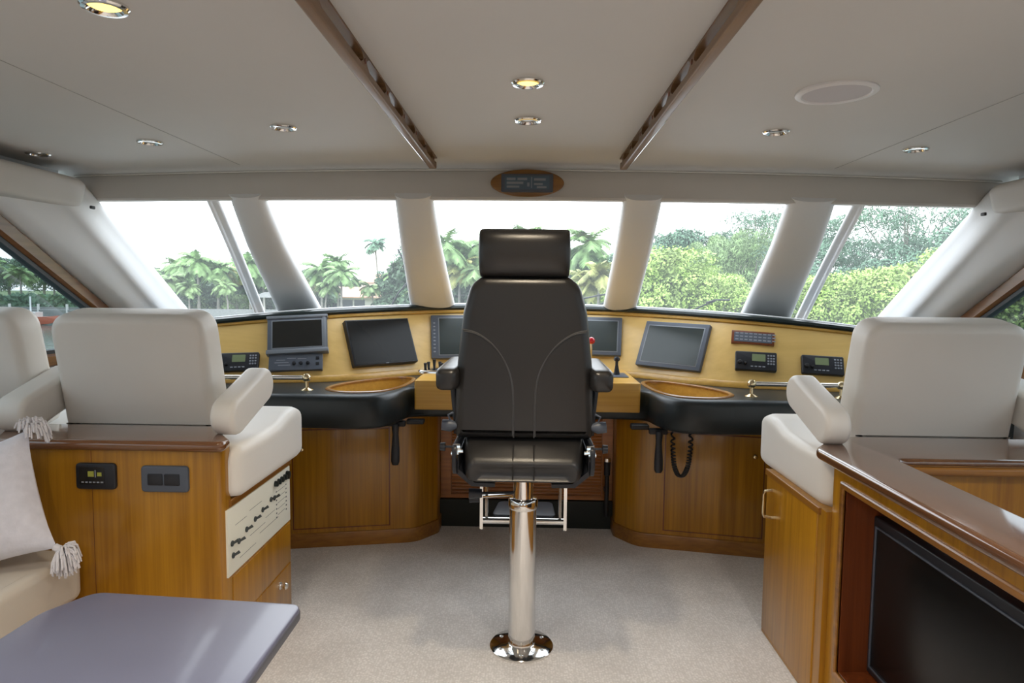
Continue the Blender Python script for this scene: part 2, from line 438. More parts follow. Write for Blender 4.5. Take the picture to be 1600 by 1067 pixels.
# padded valances along both sides
for s, lab in ((-1, 'cream padded valance above the left side window'), (1, 'cream padded valance above the right side window')):
    mb = MB(); rings = []
    def sec(y, k):
        pts = rpoly([(s*2.46, 1.91), (s*2.25, 1.895), (s*2.215, 2.035), (s*2.46, 2.06)], .035, 5)
        c = Vector((s*2.36, 1.965)); return [Vector((c.x+(p[0]-c.x)*k, y, c.y+(p[1]-c.y)*k)) for p in pts]
    for y, k in ((-2.9, 1), (0, 1), (2., 1), (3.22, 1), (3.28, .96), (3.32, .86), (3.345, .70), (3.352, .45)): rings.append(sec(y, k))
    mb.loft(rings); tag(obj('valance', mb, M['vinyl2']), lab, 'valance', 'padded valances along the side windows')
    # small black clip below the valance end
    mb = MB(); mb.slab(rect(-.016, .016, -.008, .008, .005), 0, .012, .004, mx=frame((s*2.215, 3.32, 1.90), (0, 1, 0), (0, 0, 1)))
    o = obj('clip', mb, M['rubber']); tag(o, 'small black clip under the %s valance tip' % ('left' if s < 0 else 'right'), 'clip', 'black clips under the valance ends')

# ------------------------------------------------------------------ ceiling: downlights, speaker, grab rails, display
def downlight(x, y, lit, label):
    z = zc(x)
    t = thing('downlight', label, 'ceiling light', (x, y, z), 'recessed ceiling downlights')
    r = .052
    mb = MB(); mb.lathe([(r, 0.001), (r, -.004), (r-.005, -.008), (r-.014, -.009), (r-.018, -.004), (r-.019, .0)], 36, (x, y, z))
    mb2 = MB()
    # open ring (no caps over the lamp)
    rings = []
    for (rr, zz) in [(r, 0.002), (r, -.005), (r-.004, -.009), (r-.013, -.010), (r-.017, -.004), (r-.019, .001)]:
        rings.append([Vector((x+rr*math.cos(2*PI*k/36), y+rr*math.sin(2*PI*k/36), z+zz)) for k in range(36)])
    mb2.loft(rings, caps=False); obj('ring', mb2, M['chrome'], t)
    mb3 = MB(); mb3.lathe([(r-.018, -.001), (r-.024, -.004), (.012, -.005)] if lit else [(r-.018, -.001), (r-.022, -.003), (.010, -.0035)], 24, (x, y, z))
    obj('bulb', mb3, M['bulb'] if lit else M['bulboff'], t)
    return t
DL = [(-.01, 2.108, 1, 'lit ceiling downlight above the black helm chair'), (-.979, 1.54, 1, 'lit ceiling downlight left of the left wooden grab rail'),
      (-.01, 2.56, 0, 'unlit ceiling downlight just ahead of the lit middle one'), (-.982, 2.654, 0, 'unlit ceiling downlight nearest the left grab rail'),
      (-1.642, 2.863, 0, 'unlit ceiling downlight beyond the left ceiling seam'), (-2.26, 3.03, 0, 'unlit ceiling downlight by the left valance'),
      (.972, 2.691, 0, 'unlit ceiling downlight in front of the round speaker'), (1.654, 2.925, 0, 'unlit ceiling downlight beside the right ceiling seam')]
for a in DL: downlight(*a)
t = thing('ceiling_speaker', 'round white speaker set in the right of the ceiling', 'speaker', (.971, 2.176, zc(.97)))
mb = MB(); rings = []
for rr, zz in ((.122, .002), (.122, -.005), (.116, -.009), (.104, -.009), (.100, -.005)):
    rings.append([Vector((.971+rr*math.cos(2*PI*k/48), 2.176+rr*math.sin(2*PI*k/48), zc(.97)+zz)) for k in range(48)])
mb.loft(rings, caps=False); obj('rim', mb, M['speakrim'], t)
mb = MB(); mb.lathe([(.101, .0), (.101, -.005), (.06, -.008), (.004, -.009)], 48, (.971, 2.176, zc(.97))); obj('grille', mb, M['speaker'], t)

# grab rails: slotted boards hung from the ceiling
def grabrail(x, label):
    z1 = zc(x)+.002; z0 = z1-.064
    st = [-.2, .15, .55, .98, 1.42, 1.85, 2.14, 2.42, 2.67, 2.92, 3.16]
    t = thing('grab_rail', label, 'grab rail', (x, 1.5, z1), 'slotted wooden grab rails on the ceiling')
    mb = MB(); w = .0155
    y0 = st[0]-.12; y1 = 3.27
    # bar (rounded bottom)
    prof = rpoly([(-w, 0), (w, 0), (w, .026), (-w, .026)], .006, 4)
    rings = [[Vector((x+p[0], y, z0+p[1])) for p in prof] for y in (y0, y1-.10, y1-.05)]+[[Vector((x+p[0]*.95, y1-.01, z0+.006+p[1]*1.2)) for p in prof], [Vector((x+p[0]*.8, y1, z0+.014+p[1]*1.1)) for p in prof]]
    mb.loft(rings)
    # top strip
    mb.box(x-w, x+w, y0, y1, z1-.008, z1)
    # stand-offs with curved shoulders
    for i, y in enumerate(st):
        n = 7; pts = []
        hw = .020; fl = .032
        for k in range(n+1):
            a = PI*k/n; zz = lerp(z0+.022, z1-.006, k/n); pts.append((y+hw+fl*(1-math.sin(a)), zz))
        L = [(2*y-p[0], p[1]) for p in pts][::-1]
        poly = pts+L
        R = [[Vector((x+sx, p[0], p[1])) for p in poly] for sx in (-w, w)]
        mb.loft(R, smooth=False)
    obj('rail', mb, M['railwood'], t)
    for i, y in enumerate(st[3:]):
        s = 1 if x < 0 else -1
        mb = MB(); mb.lathe([(.008, 0), (.008, .002), (.006, .003), (.001, .0035)], 14, mx=frame((x+s*w, y, (z0+z1)/2+.006), (0, 1, 0), (0, 0, 1)) if s > 0 else frame((x-w, y, (z0+z1)/2+.006), (0, -1, 0), (0, 0, 1)))
        obj('plug', mb, M['mahog'], t)
    # pale edge strip along the outer bottom corner
    mb = MB(); s = -1 if x < 0 else 1
    mb.tube([(x+s*w, 2.3, z0+.004), (x+s*w, y1-.03, z0+.004)], .0025, 8); obj('edge_strip', mb, M['chrome'], t)
grabrail(-.471, 'slotted wooden ceiling grab rail on the left'); grabrail(.450, 'slotted wooden ceiling grab rail on the right')

t = thing('overhead_display', 'oval wooden panel with small blue-grey display above the middle window', 'display', (-.014, 3.463, 2.057))
mx = frame((-.014, 3.464, 2.057), (1, 0, 0), (0, 0, 1))
el = [(.190*math.cos(2*PI*k/48), .070*math.sin(2*PI*k/48)) for k in range(48)]
mb = MB(); mb.slab(el, 0, .016, .006, mx=mx, both=False); obj('backing', mb, M['teak_x'], t)
mb = MB(); mb.slab(rect(-.133, .133, -.048, .044, .006), .012, .026, .003, mx=mx, both=False); bz = obj('bezel', mb, M['greyp'], t)
mb = MB(); mb.slab(rect(-.115, .115, -.034, .033), .022, .0275, 0, mx=mx, both=False)
scr = obj('screen', mb, M['displayblue'], bz)
mb = MB()
for (a, b, c, d) in ((-.105, -.06, .012, .024), (-.05, .0, .012, .024), (-.105, -.02, -.008, .004), (-.105, -.04, -.026, -.016), (.02, .025, -.028, .028), (.035, .095, .010, .022), (.035, .080, -.012, -.002), (-.0, .012, -.02, .0), (.05, .1, -.028, -.018)):
    mb.slab(rect(a, b, c, d), .0277, .0282, 0, mx=mx, both=False)
obj('readout', mb, M['button'], bz)

# ------------------------------------------------------------------ dash
KX = [-2.4, -1.5, -1.2, -1.0, -.75, -.6, -.35, 0, .35, .6, .75, 1.0, 1.2, 1.5, 2.4]
KY = [3.66, 3.80, 3.87, 4.0, 4.22, 4.30, 4.345, 4.36, 4.345, 4.30, 4.22, 4.0, 3.87, 3.80, 3.66]
def Yb(x):
    i = 0
    while i < len(KX)-2 and x > KX[i+1]: i += 1
    def m(j):
        if j <= 0: return (KY[1]-KY[0])/(KX[1]-KX[0])
        if j >= len(KX)-1: return (KY[-1]-KY[-2])/(KX[-1]-KX[-2])
        return ((KY[j]-KY[j-1])/(KX[j]-KX[j-1])+(KY[j+1]-KY[j])/(KX[j+1]-KX[j]))/2
    h = KX[i+1]-KX[i]; t = (x-KX[i])/h
    return (2*t**3-3*t*t+1)*KY[i]+(t**3-2*t*t+t)*h*m(i)+(-2*t**3+3*t*t)*KY[i+1]+(t**3-t*t)*h*m(i+1)
def S(x, v, out=0.):
    e = .05; d = (Yb(x+e)-Yb(x-e))/(2*e); L = math.hypot(1, d); nx, ny = -d/L, 1/L
    px, py = x+nx*.2*v, Yb(x)+ny*.2*v
    tx, ty = x+nx*.2, Yb(x)+ny*.2; r = tx/ty; zt = 1.5+ty*(-.0225-.117*r*r)
    h = zt-.95; k = math.hypot(.2, h)
    return Vector((px-nx*h/k*out, py-ny*h/k*out, .95+h*v+.2/k*out))
XS = [lerp(-2.25, 2.25, i/110) for i in range(111)]
con = thing('helm_console', 'wraparound helm console with light maple instrument panel and black padded edge', 'console', (0, 4.1, 0))
mb = MB()
mb.loft([[S(x, v, 0) for x in XS] for v in (0, .1, .3, .5, .7, .89)]+[[S(x, .89, -.03) for x in XS]], closed=False, caps=False)
obj('instrument_panel', mb, M['maple'], con, sharp=60)
for v0, v1 in ((-.01, .085), (.895, .985)):
    mb = MB(); mb.loft([[S(x, v, o) for x in XS] for v, o in ((v0, -.01), (v0, .008), (v0+.01, .011), (v1-.01, .011), (v1, .008), (v1, -.01))], closed=False, caps=False)
    obj('trim_strip', mb, M['maple_trim'], con, sharp=60)
mb = MB()
def lip(x):
    c = S(x, 1.0); n = (S(x, 1, 1)-c); bk = Vector((-(S(x+.05, 1)-S(x-.05, 1)).y, (S(x+.05, 1)-S(x-.05, 1)).x, 0)).normalized()
    pts = [(-.028, -.020), (-.034, -.008), (-.028, .006), (-.012, .013), (.03, .013), (.14, .005), (.40, -.015), (.40, -.03), (.0, -.03)]
    return [c+bk*a+Vector((0, 0, b)) for a, b in pts]
mb.loft([lip(x) for x in XS]); obj('top_ledge', mb, M['sill'], con)
# light strip where the windscreen meets the ledge
mb = MB(); mb.tube([S(x, 1.0)+Vector((0, .03, .016)) for x in XS], .006, 8); obj('ledge_seal', mb, M['whitepaint'], con)
# black padded dash body
front = [(-2.40, 3.27), (-1.9, 3.32), (-1.32, 3.375), (-.96, 3.362), (-.86, 3.367), (-.79, 3.39), (-.74, 3.44), (-.705, 3.52), (-.685, 3.62), (-.672, 3.70), (-.60, 3.735), (0, 3.745)]
front = front+[(-x, y) for x, y in front[:-1]][::-1]
def smooth(p, n=2):
    for _ in range(n):
        q = [p[0]]
        for a, b in zip(p, p[1:]): q += [(a[0]*.75+b[0]*.25, a[1]*.75+b[1]*.25), (a[0]*.25+b[0]*.75, a[1]*.25+b[1]*.75)]
        q.append(p[-1]); p = q
    return p
front = smooth(front, 2)
rear = [(x, Yb(x)+.03) for x in [lerp(2.40, -2.40, i/60) for i in range(61)]]
outline = front+rear
nf = len(front)
prof = [(.10, .772), (.02, .773), (.006, .779), (.0, .795), (-.003, .86), (.0, .915), (.006, .934), (.018, .946), (.035, .9505)]
rings = []
for ins, z in prof:
    q = inset(outline, ins)
    for i in range(nf, len(q)): q[i] = outline[i]
    q[0] = (outline[0][0], outline[0][1]+ins); q[nf-1] = (outline[nf-1][0], outline[nf-1][1]+ins)
    rings.append([Vector((p[0], p[1], z)) for p in q])
bin_ = [(-1.12, 3.60), (-1.05, 3.84), (-.90, 4.03), (-.79, 4.11), (-.715, 4.06), (-.700, 3.95), (-.72, 3.70), (-.785, 3.515), (-.90, 3.465), (-1.02, 3.48)]
def closed_smooth(p, n=2):
    for _ in range(n):
        q = []
        for i in range(len(p)):
            a, b = p[i], p[(i+1) % len(p)]; q += [(a[0]*.75+b[0]*.25, a[1]*.75+b[1]*.25), (a[0]*.25+b[0]*.75, a[1]*.25+b[1]*.75)]
        p = q
    return p
bl = closed_smooth(bin_); br = [(-x, y-.03) for x, y in bl]
mb = MB(); mb.loft(rings, caps=False)
def topfill(mb, ring, holes):
    bm = bmesh.new(); es = []
    for loop in [ring]+holes:
        vs = [bm.verts.new((p[0], p[1], .9505)) for p in loop]
        for i in range(len(vs)): es.append(bm.edges.new((vs[i], vs[(i+1) % len(vs)])))
    bmesh.ops.triangle_fill(bm, use_beauty=True, edges=es)
    bm.verts.index_update(); mb.add([v.co.copy() for v in bm.verts], [[v.index for v in f.verts] for f in bm.faces], False); bm.free()
topfill(mb, [(p.x, p.y) for p in rings[-1]], [bl, br])
obj('padded_dash', mb, M['dash'], con, sharp=50)
# recessed trays
for loop, dx in ((bl, -1), (br, 1)):
    mb = MB(); mb.loft([[Vector((p[0], p[1], z)) for p in inset(loop, i)] for i, z in ((.0, .948), (.004, .88), (.02, .875))], caps=False)
    mb.add([Vector((p[0], p[1], .876)) for p in inset(loop, .0)], [list(range(len(loop)))])
    tr = obj('tray', mb, M['maple_trim'], con)
    mb = MB(); mb.loft([[Vector((p[0], p[1], z)) for p in inset(loop, i)] for i, z in ((-.022, .950), (-.021, .956), (-.012, .960), (-.002, .959), (.004, .955), (.005, .944))], caps=False)
    obj('tray_rim', mb, M['teak_x'], tr)
    mb = MB(); cx, cy = dx*.96, 3.56+(0 if dx < 0 else -.03)
    mb.loft([[Vector((cx+rr*math.cos(2*PI*k/28), cy+rr*math.sin(2*PI*k/28), z)) for k in range(28)] for rr, z in ((.052, .877), (.052, .93), (.049, .934), (.044, .934), (.042, .93), (.042, .88))], caps=False)
    obj('cup_ring', mb, M['pod'], tr)
# central pod
mb = MB(); mb.slab(rect(-.637, .633, 3.665, 4.38, .014, 4), .828, .995, .006, 3); pod = obj('control_pod', mb, M['pod'], con)
# side cheeks filling beyond the dash ends (below panel, structure of console)
mb = MB(); mb.box(-2.44, 2.44, 4.45, 4.5, .0, .95); obj('rear_board', mb, M['blackbase'], con)

# cabinets under the dash
def cabinet(s, label, xr):
    t = thing('console_cabinet', label, 'cabinet', (s*1.4, 3.9, 0), 'wooden cabinets under the helm console')
    # front outline from outboard to the rounded inner corner
    pts = [(s*2.43, 3.56), (s*1.36, 3.69), (s*.66, 3.83), (s*.548, 3.99), (s*.548, 4.28), (s*2.43, 4.28)]
    rr = [0, 0, .15, .06, 0, 0]
    poly = rpoly(pts, rr, 8)
    mb = MB(); mb.slab(poly, .0, .775, 0, both=False); obj('carcass', mb, M['teak'], t)
    # plinth moulding
    out = inset(poly, -.010); mb = MB(); mb.slab(out, 0, .085, .006, 3, both=False); obj('plinth', mb, M['teak_x'], t)
    # doors on the front face
    a = Vector((s*1.36, 3.69, 0)); b = Vector((s*.66, 3.83, 0)); d = (b-a).normalized()
    for j, (u0, u1) in enumerate(((.02, .56), (-.52, -.02))):
        if s < 0: mx = frame(a+d*((u0+u1)/2)+Vector((0, 0, .405)), d, (0, 0, 1))
        else: mx = frame(a+d*((u0+u1)/2)+Vector((0, 0, .405)), -d, (0, 0, 1))
        w = (u1-u0)/2
        mb = MB(); mb.slab(rect(-w, w, -.29, .285), -.01, .007, .002, 2, mx=mx, both=False)
        dr = obj('door', mb, M['teak'], t)
        mb = MB()
        for q in ((-w-.007, -w, -.297, .292), (w, w+.007, -.297, .292), (-w-.007, w+.007, .285, .292), (-w-.007, w+.007, -.297, -.29)):
            mb.slab(rect(*q), -.01, .0025, 0, mx=mx, both=False)
        obj('door_gap', mb, M['mahog'], dr)
        mb = MB(); kx = (w-.05)*(-1 if s < 0 else 1)*(1 if j == 0 else 1)
        mb.lathe([(.006, .006), (.006, .016), (.012, .02), (.014, .026), (.010, .032), (.002, .034)], 16, mx=mx @ T(kx, .18, 0)); obj('knob', mb, M['brass'], dr)
    return t
cabinet(-1, 'wooden console cabinet left of the helm chair column', 0); cabinet(1, 'wooden console cabinet right of the helm chair column', 0)
# louvred panel + black kick between cabinets
t = thing('louvred_panel', 'slatted mahogany vent panel behind the helm chair footrest', 'vent panel', (0, 4.15, 0))
mb = MB(); mb.box(-.548, .548, 4.135, 4.16, .17, .80); 
for k in range(26):
    z = .215+k*.0215
    mb.slab(rect(-.475, .475, -.0075, .0075, .004, 3), 0, .012, .003, 2, mx=Matrix.Translation((0, 4.138, z)) @ Matrix.Rotation(math.radians(60), 4, 'X'))
obj('slats', mb, M['louver'], t)
mb = MB()
for q in ((-.545, -.48, .18, .80), (.48, .545, .18, .80), (-.48, .48, .18, .205), (-.48, .48, .775, .80)): mb.box(q[0], q[1], 4.118, 4.137, q[2], q[3])
obj('frame', mb, M['louver'], t)
mb = MB(); mb.box(-.548, .548, 4.10, 4.16, 0, .175); obj('kick_board', mb, M['blackbase'], t)

# ------------------------------------------------------------------ instruments on the panel
def inst(x0, x1, v0, v1):
    """frame centred on a patch of the panel; returns matrix, half width, half height"""
    xm, vm = (x0+x1)/2, (v0+v1)/2
    c = S(xm, vm); r = S(x1, vm)-S(x0, vm); u = S(xm, v1)-S(xm, v0)
    mx = frame(c, r, u); return mx, r.length/2, u.length/2
def monitor(x0, x1, v0, v1, label, bez, scr, bw, depth=.022, silver=False, keys=False, name='monitor', bbot=None, rr=.008, lift=.0):
    mx, w, h = inst(x0, x1, v0, v1); mx = mx @ T(0, 0, lift)
    t = thing(name, label, 'monitor', mx.translation); t['group'] = 'monitors on the instrument panel'
    mb = MB(); mb.slab(rect(-w, w, -h, h, rr, 4), -.03-lift, depth, .005, 3, mx=mx, both=False); bz = obj('bezel', mb, M[bez], t)
    b2 = bbot or bw
    kx = .03 if keys else 0
    ks = -1 if keys != 'r' else 1
    x_0 = -w+bw+(kx if ks < 0 else 0); x_1 = w-bw-(kx if ks > 0 else 0)
    if bw > .012:
        mb = MB(); mb.slab(rect(x_0-.007, x_1+.007, -h+b2-.007, h-bw+.007), depth-.002, depth+.0015, .001, 2, mx=mx, both=False); obj('screen_surround', mb, M['greyl'], bz)
    mb = MB(); mb.slab(rect(x_0, x_1, -h+b2, h-bw), depth-.001, depth+.0025, 0, mx=mx, both=False); obj('screen', mb, M[scr], t)
    if keys:
        mb = MB()
        for k in range(9):
            z = lerp(h*.62, -h*.7, k/8)
            xx = ks*(w-.022)
            mb.slab(rect(xx-.007, xx+.007, z-.004, z+.004, .002, 2), depth, depth+.002, .0008, 2, mx=mx, both=False)
        obj('keys', mb, M['button'], bz)
    return t, mx, w, h, bz
# left display with its control box below
t, mx, w, h, bz = monitor(-1.555, -1.185, .41, .925, 'silver framed monitor above the grey control box on the left', 'greyp', 'screen', .03, .03)
mb = MB()
mb.slab(rect(-w-.006, w+.006, h-.012, h+.006, .003, 2), -.01, .036, .003, 2, mx=mx, both=False)
mb.slab(rect(-w-.006, w+.006, -h-.008, -h+.018, .003, 2), -.01, .038, .003, 2, mx=mx, both=False)
mb.slab(rect(w-.026, w-.006, -h, h, .003, 2), .0, .034, .003, 2, mx=mx, both=False)
obj('silver_frame', mb, M['greyl'], t)
mx, w, h = inst(-1.525, -1.215, .155, .385)
t = thing('control_box', 'grey switch box with small knobs under the left silver monitor', 'control box', mx.translation)
mb = MB(); mb.slab(rect(-w, w, -h, h, .006, 3), -.03, .022, .004, 3, mx=mx, both=False); hs = obj('housing', mb, M['greyp'], t)
for kx in (-.01, .03, .07):
    mb = MB(); mb.lathe([(.011, 0), (.011, .008), (.008, .012), (.001, .013)], 14, mx=mx @ T(kx, -.008, .022)); obj('knob', mb, M['plastic'], t)
mb = MB()
for kz in (-.022, .014): mb.slab(rect(w-.038, w-.018, kz, kz+.018, .003, 2), .02, .026, .001, 2, mx=mx, both=False)
obj('rocker_switch', mb, M['plastic'], t)
mb = MB()
for a, b, z in ((-.11, -.06, .012), (-.05, -.0, .022), (-.12, -.04, -.004), (.01, .06, .018), (-.1, -.03, -.02)): mb.slab(rect(a, b, z, z+.004), .022, .0225, 0, mx=mx, both=False)
obj('markings', mb, M['button'], hs)
# black thin screen
t, mx, w, h, bz = monitor(-1.047, -.712, .165, .815, 'glossy black flat screen left of the helm chair with no frame', 'plastic', 'tvscreen', .009, .03, rr=.006, lift=.01)
mb = MB(); mb.slab(rect(-.010, .010, -.002, .002), .0425-.01, .0435-.01, 0, mx=mx @ T(0, -h+.006, 0), both=False); obj('maker_mark', mb, M['button'], bz)
monitor(-.622, -.225, .21, .845, 'grey navigation monitor partly hidden left behind the helm chair', 'greyp', 'screen2', .026, .03, keys=True)
monitor(.215, .598, .28, .838, 'grey navigation monitor partly hidden right behind the helm chair', 'greyp', 'screen2', .030, .03)
monitor(.695, 1.026, .16, .815, 'grey framed monitor fully visible right of the helm chair', 'greyp', 'screen2', .032, .034)
# switch plaque
mx, w, h = inst(1.175, 1.45, .611, .795)
t = thing('indicator_panel', 'narrow dark indicator plaque above the radio on the right', 'indicator panel', mx.translation)
mb = MB(); mb.slab(rect(-w, w, -h, h, .003, 2), -.01, .008, .002, 2, mx=mx, both=False); p = obj('plate', mb, M['mahog'], t)
mb = MB(); mb.slab(rect(-w+.014, w-.014, -h+.012, h-.012), .004, .010, 0, mx=mx, both=False); obj('window', mb, M['greyp'], t)
mb = MB()
for r_ in range(3):
    for c in range(9): mb.slab(rect(-w+.022+c*.026, -w+.040+c*.026, -h+.022+r_*.020, -h+.029+r_*.020), .010, .0108, 0, mx=mx, both=False)
obj('legend', mb, M['button'], p)
def radio(x0, x1, v0, v1, label, lcdx=0.0):
    mx, w, h = inst(x0, x1, v0, v1)
    t = thing('radio', label, 'radio', mx.translation, 'black marine radios on the instrument panel')
    mb = MB(); mb.slab(rect(-w, w, -h, h, .010, 4), -.03, .024, .006, 3, mx=mx, both=False); hs = obj('housing', mb, M['plastic'], t)
    mb = MB(); mb.slab(rect(-.032+lcdx, .042+lcdx, -.002, h-.016, .003, 2), .022, .0255, 0, mx=mx, both=False); obj('display', mb, M['lcd'], t)
    mb = MB()
    for r_ in range(4):
        for c in range(3): mb.slab(rect(w-.052+c*.015, w-.042+c*.015, h-.028-r_*.017, h-.018-r_*.017, .002, 2), .022, .026, .001, 2, mx=mx, both=False)
    obj('keypad', mb, M['button'], hs); mb = MB()
    for c in range(4): mb.slab(rect(-.04+lcdx+c*.022, -.025+lcdx+c*.022, -h+.020, -h+.027, .002, 2), .022, .026, .001, 2, mx=mx, both=False)
    obj('lower_keys', mb, M['button'], hs)
    for kx, kz, r in ((-w+.025, -.012, .013), (-w+.055, -.018, .009)):
        mb = MB(); mb.lathe([(r, 0), (r*.95, .012), (r*.7, .015), (.001, .0155)], 18, mx=mx @ T(kx, kz, .024)); obj('knob', mb, M['rubber'], t)
radio(-1.81, -1.577, .16, .436, 'black marine radio on the far left beside the white armrest')
radio(1.207, 1.448, .235, .494, 'black marine radio directly below the dark plaque', .01)
radio(1.577, 1.804, .225, .50, 'black marine radio farthest right beside the white seat', -.01)
# grab bars
for s in (-1, 1):
    t = thing('grab_bar', 'steel grab bar on brass posts along the %s console ledge' % ('left' if s < 0 else 'right'), 'grab bar', (s*1.6, 3.52, .95), 'grab bars on the console')
    dy = 0
    y = lambda x: 3.53-.06*(abs(x)-1.2)
    mb = MB(); mb.tube([(s*1.20, y(1.2), 1.02), (s*2.15, y(2.15), 1.02)], .013, 14); obj('bar', mb, M['steel'], t)
    for x in (1.20, 1.66, 2.12):
        mb = MB(); c = (s*x, y(x), .95)
        mb.lathe([(.034, 0), (.034, .004), (.022, .010), (.010, .016), (.009, .05), (.014, .054)], 20, c)
        mb.lathe([(.002, .048), (.014, .05), (.022, .06), (.024, .07), (.022, .08), (.014, .09), (.002, .093)], 20, c)
        obj('post', mb, M['brass'], t)
# controls on the pod
t = thing('throttle', 'chrome throttle lever with shiny red knob at right of chair', 'throttle', (.385, 4.05, .995))
mb = MB(); mb.slab(rect(-.07, .06, -.09, .09, .02), 0, .03, .01, mx=T(.385, 4.05, .993), both=False); obj('base', mb, M['chrome'], t)
mb = MB(); mb.tube([(.385, 4.05, 1.01), (.386, 4.02, 1.19)], .0085, 12); obj('lever', mb, M['chrome'], t)
mb = MB(); mb.lathe([(.002, -.022), (.014, -.018), (.022, -.006), (.022, .006), (.014, .018), (.002, .022)], 20, (.386, 4.015, 1.205)); obj('knob', mb, M['red'], t)
t = thing('joystick', 'small black joystick on a dark plate at the pod edge', 'joystick', (.542, 4.0, .995))
mb = MB(); mb.slab(rect(-.065, .055, -.10, .10, .01), 0, .008, .003, mx=T(.548, 4.0, .993), both=False); obj('base_plate', mb, M['greyp'], t)
mb = MB(); mb.tube([(.542, 4.0, .998), (.542, 4.0, 1.02), (.541, 4.0, 1.06), (.541, 4.0, 1.085)], [.020, .016, .009, .009], 14)
mb.lathe([(.002, -.016), (.016, -.010), (.020, .0), (.016, .012), (.002, .017)], 18, (.541, 4.0, 1.095)); obj('stick', mb, M['plastic'], t)
t = thing('control_knob_set', 'chrome control with black toggles at the left pod end', 'control', (-.60, 4.10, .995))
mb = MB(); mb.slab(rect(-.085, .085, -.12, .10, .04), 0, .022, .010, mx=T(-.585, 4.08, .993), both=False); obj('base', mb, M['chrome'], t)
for k, (dx, dy) in enumerate(((-.05, -.02), (0, .02), (.05, -.01), (.03, .06), (-.04, .05))):
    mb = MB(); mb.tube([(-.585+dx, 4.08+dy, 1.01), (-.585+dx, 4.075+dy, 1.05 if k != 1 else 1.07)], [.007, .011], 10); obj('toggle', mb, M['plastic'], t)
# handsets and cords under the dash
def handset(x, y, label, z1=.77, z0=.53):
    t = thing('radio_handset', label, 'handset', (x, y, z1), 'black radio handsets under the console')
    mb = MB(); mb.slab(rect(-.05, .05, -.02, .02, .008), 0, .03, .006, mx=T(x, y+.03, z1-.03)); obj('clip', mb, M['rubber'], t)
    mb = MB(); rings = []
    for zz, w, d, off in ((z1-.01, .016, .012, 0), (z1-.03, .020, .016, 0), (z1-.07, .017, .013, .004), (z1-.11, .020, .014, .004), (z1-.17, .024, .016, .0), (z1-.22, .024, .017, -.004), (z0, .017, .012, -.004)):
        rings.append([Vector((x+w*math.cos(2*PI*k/16), y-.005+off+d*math.sin(2*PI*k/16), zz)) for k in range(16)])
    mb.loft(rings); obj('handle', mb, M['plastic'], t)
handset(-.73, 3.60, 'black handset hanging under the left half of the console')
handset(.722, 3.57, 'black handset hanging under the right half of the console', .755, .52)
mb = MB(); pts = []
N = 260
ctrl = lambda q: Vector((.80+.085*(1-math.cos(PI*q))/2*1.15, 3.58, .765-.27*math.sin(PI*q)**.6))
for i in range(N+1):
    q = i/N; c = ctrl(q); a = q*2*PI*38; pts.append(c+Vector((math.cos(a)*.010, math.sin(a)*.010, 0)))
mb.tube(pts, .0055, 6); tag(obj('coiled_cord', mb, M['rubber']), 'looped black coiled cord hanging beside the right handset', 'cord')
t = thing('clip_bracket', 'empty black clip under the console left of right handset', 'clip', (.63, 3.66, .75))
mb = MB(); mb.slab(rect(-.05, .05, -.03, .03, .01), .0, .028, .008, mx=T(.625, 3.63, .745)); obj('bracket', mb, M['rubber'], t)
mb = MB(); mb.slab(rect(-.05, .05, -.03, .03, .01), .0, .025, .008, mx=T(-.628, 3.66, .75)); tag(obj('clip_bracket', mb, M['rubber']), 'empty black clip under the console right of left handset', 'clip')
mb = MB(); mb.tube([(.503, 4.05, .10), (.503, 4.05, .36), (.503, 4.05, .365), (.503, 4.05, .45)], [.014, .014, .020, .020], 16)
t = thing('flashlight', 'slim black flashlight clipped upright beside the right cabinet', 'flashlight', (.503, 4.05, .1)); obj('barrel', mb, M['rubber'], t)
mb = MB(); mb.lathe([(.022, 0), (.022, .02), (.018, .024)], 16, (.503, 4.05, .45)); obj('cap', mb, M['chrome'], t)
mb = MB(); mb.box(.49, .516, 4.06, 4.12, .25, .27); obj('mounting_clip', mb, M['rubber'], t)

# ------------------------------------------------------------------ helm chair
HX = -.012
hc = thing('helm_chair', 'tall black leather helm chair on a chrome column with plate', 'chair', (HX, 2.69, 0))
mb = MB(); mb.lathe([(.134, 0), (.134, .008), (.128, .013), (.07, .018), (.058, .022), (.056, .03)], 56, (HX, 2.69, 0)); bp = obj('base_plate', mb, M['chrome'], hc)
for k in range(6):
    a = PI/6+k*PI/3; mb = MB(); mb.lathe([(.009, 0), (.009, .003), (.005, .005), (.001, .0055)], 12, (HX+.10*math.cos(a), 2.69+.10*math.sin(a), .0145)); obj('bolt', mb, M['steel'], bp)
mb = MB(); mb.lathe([(.0565, .02), (.0565, .60), (.060, .602), (.062, .61), (.062, .635), (.058, .642), (.044, .645)], 56, (HX, 2.69, 0)); obj('column', mb, M['chrome'], hc)
mb = MB(); mb.lathe([(.042, .64), (.042, .80)], 40, (HX, 2.69, 0)); obj('upper_column', mb, M['chrome'], hc)
mb = MB(); mb.box(HX-.14, HX+.14, 2.56, 2.84, .775, .80); mb.tube([(HX-.02, 2.69, .665), (HX-.17, 2.67, .665)], .006); mb.tube([(HX-.17, 2.67, .665), (HX-.225, 2.665, .665)], [.018, .022]); obj('seat_plate', mb, M['plastic'], hc)
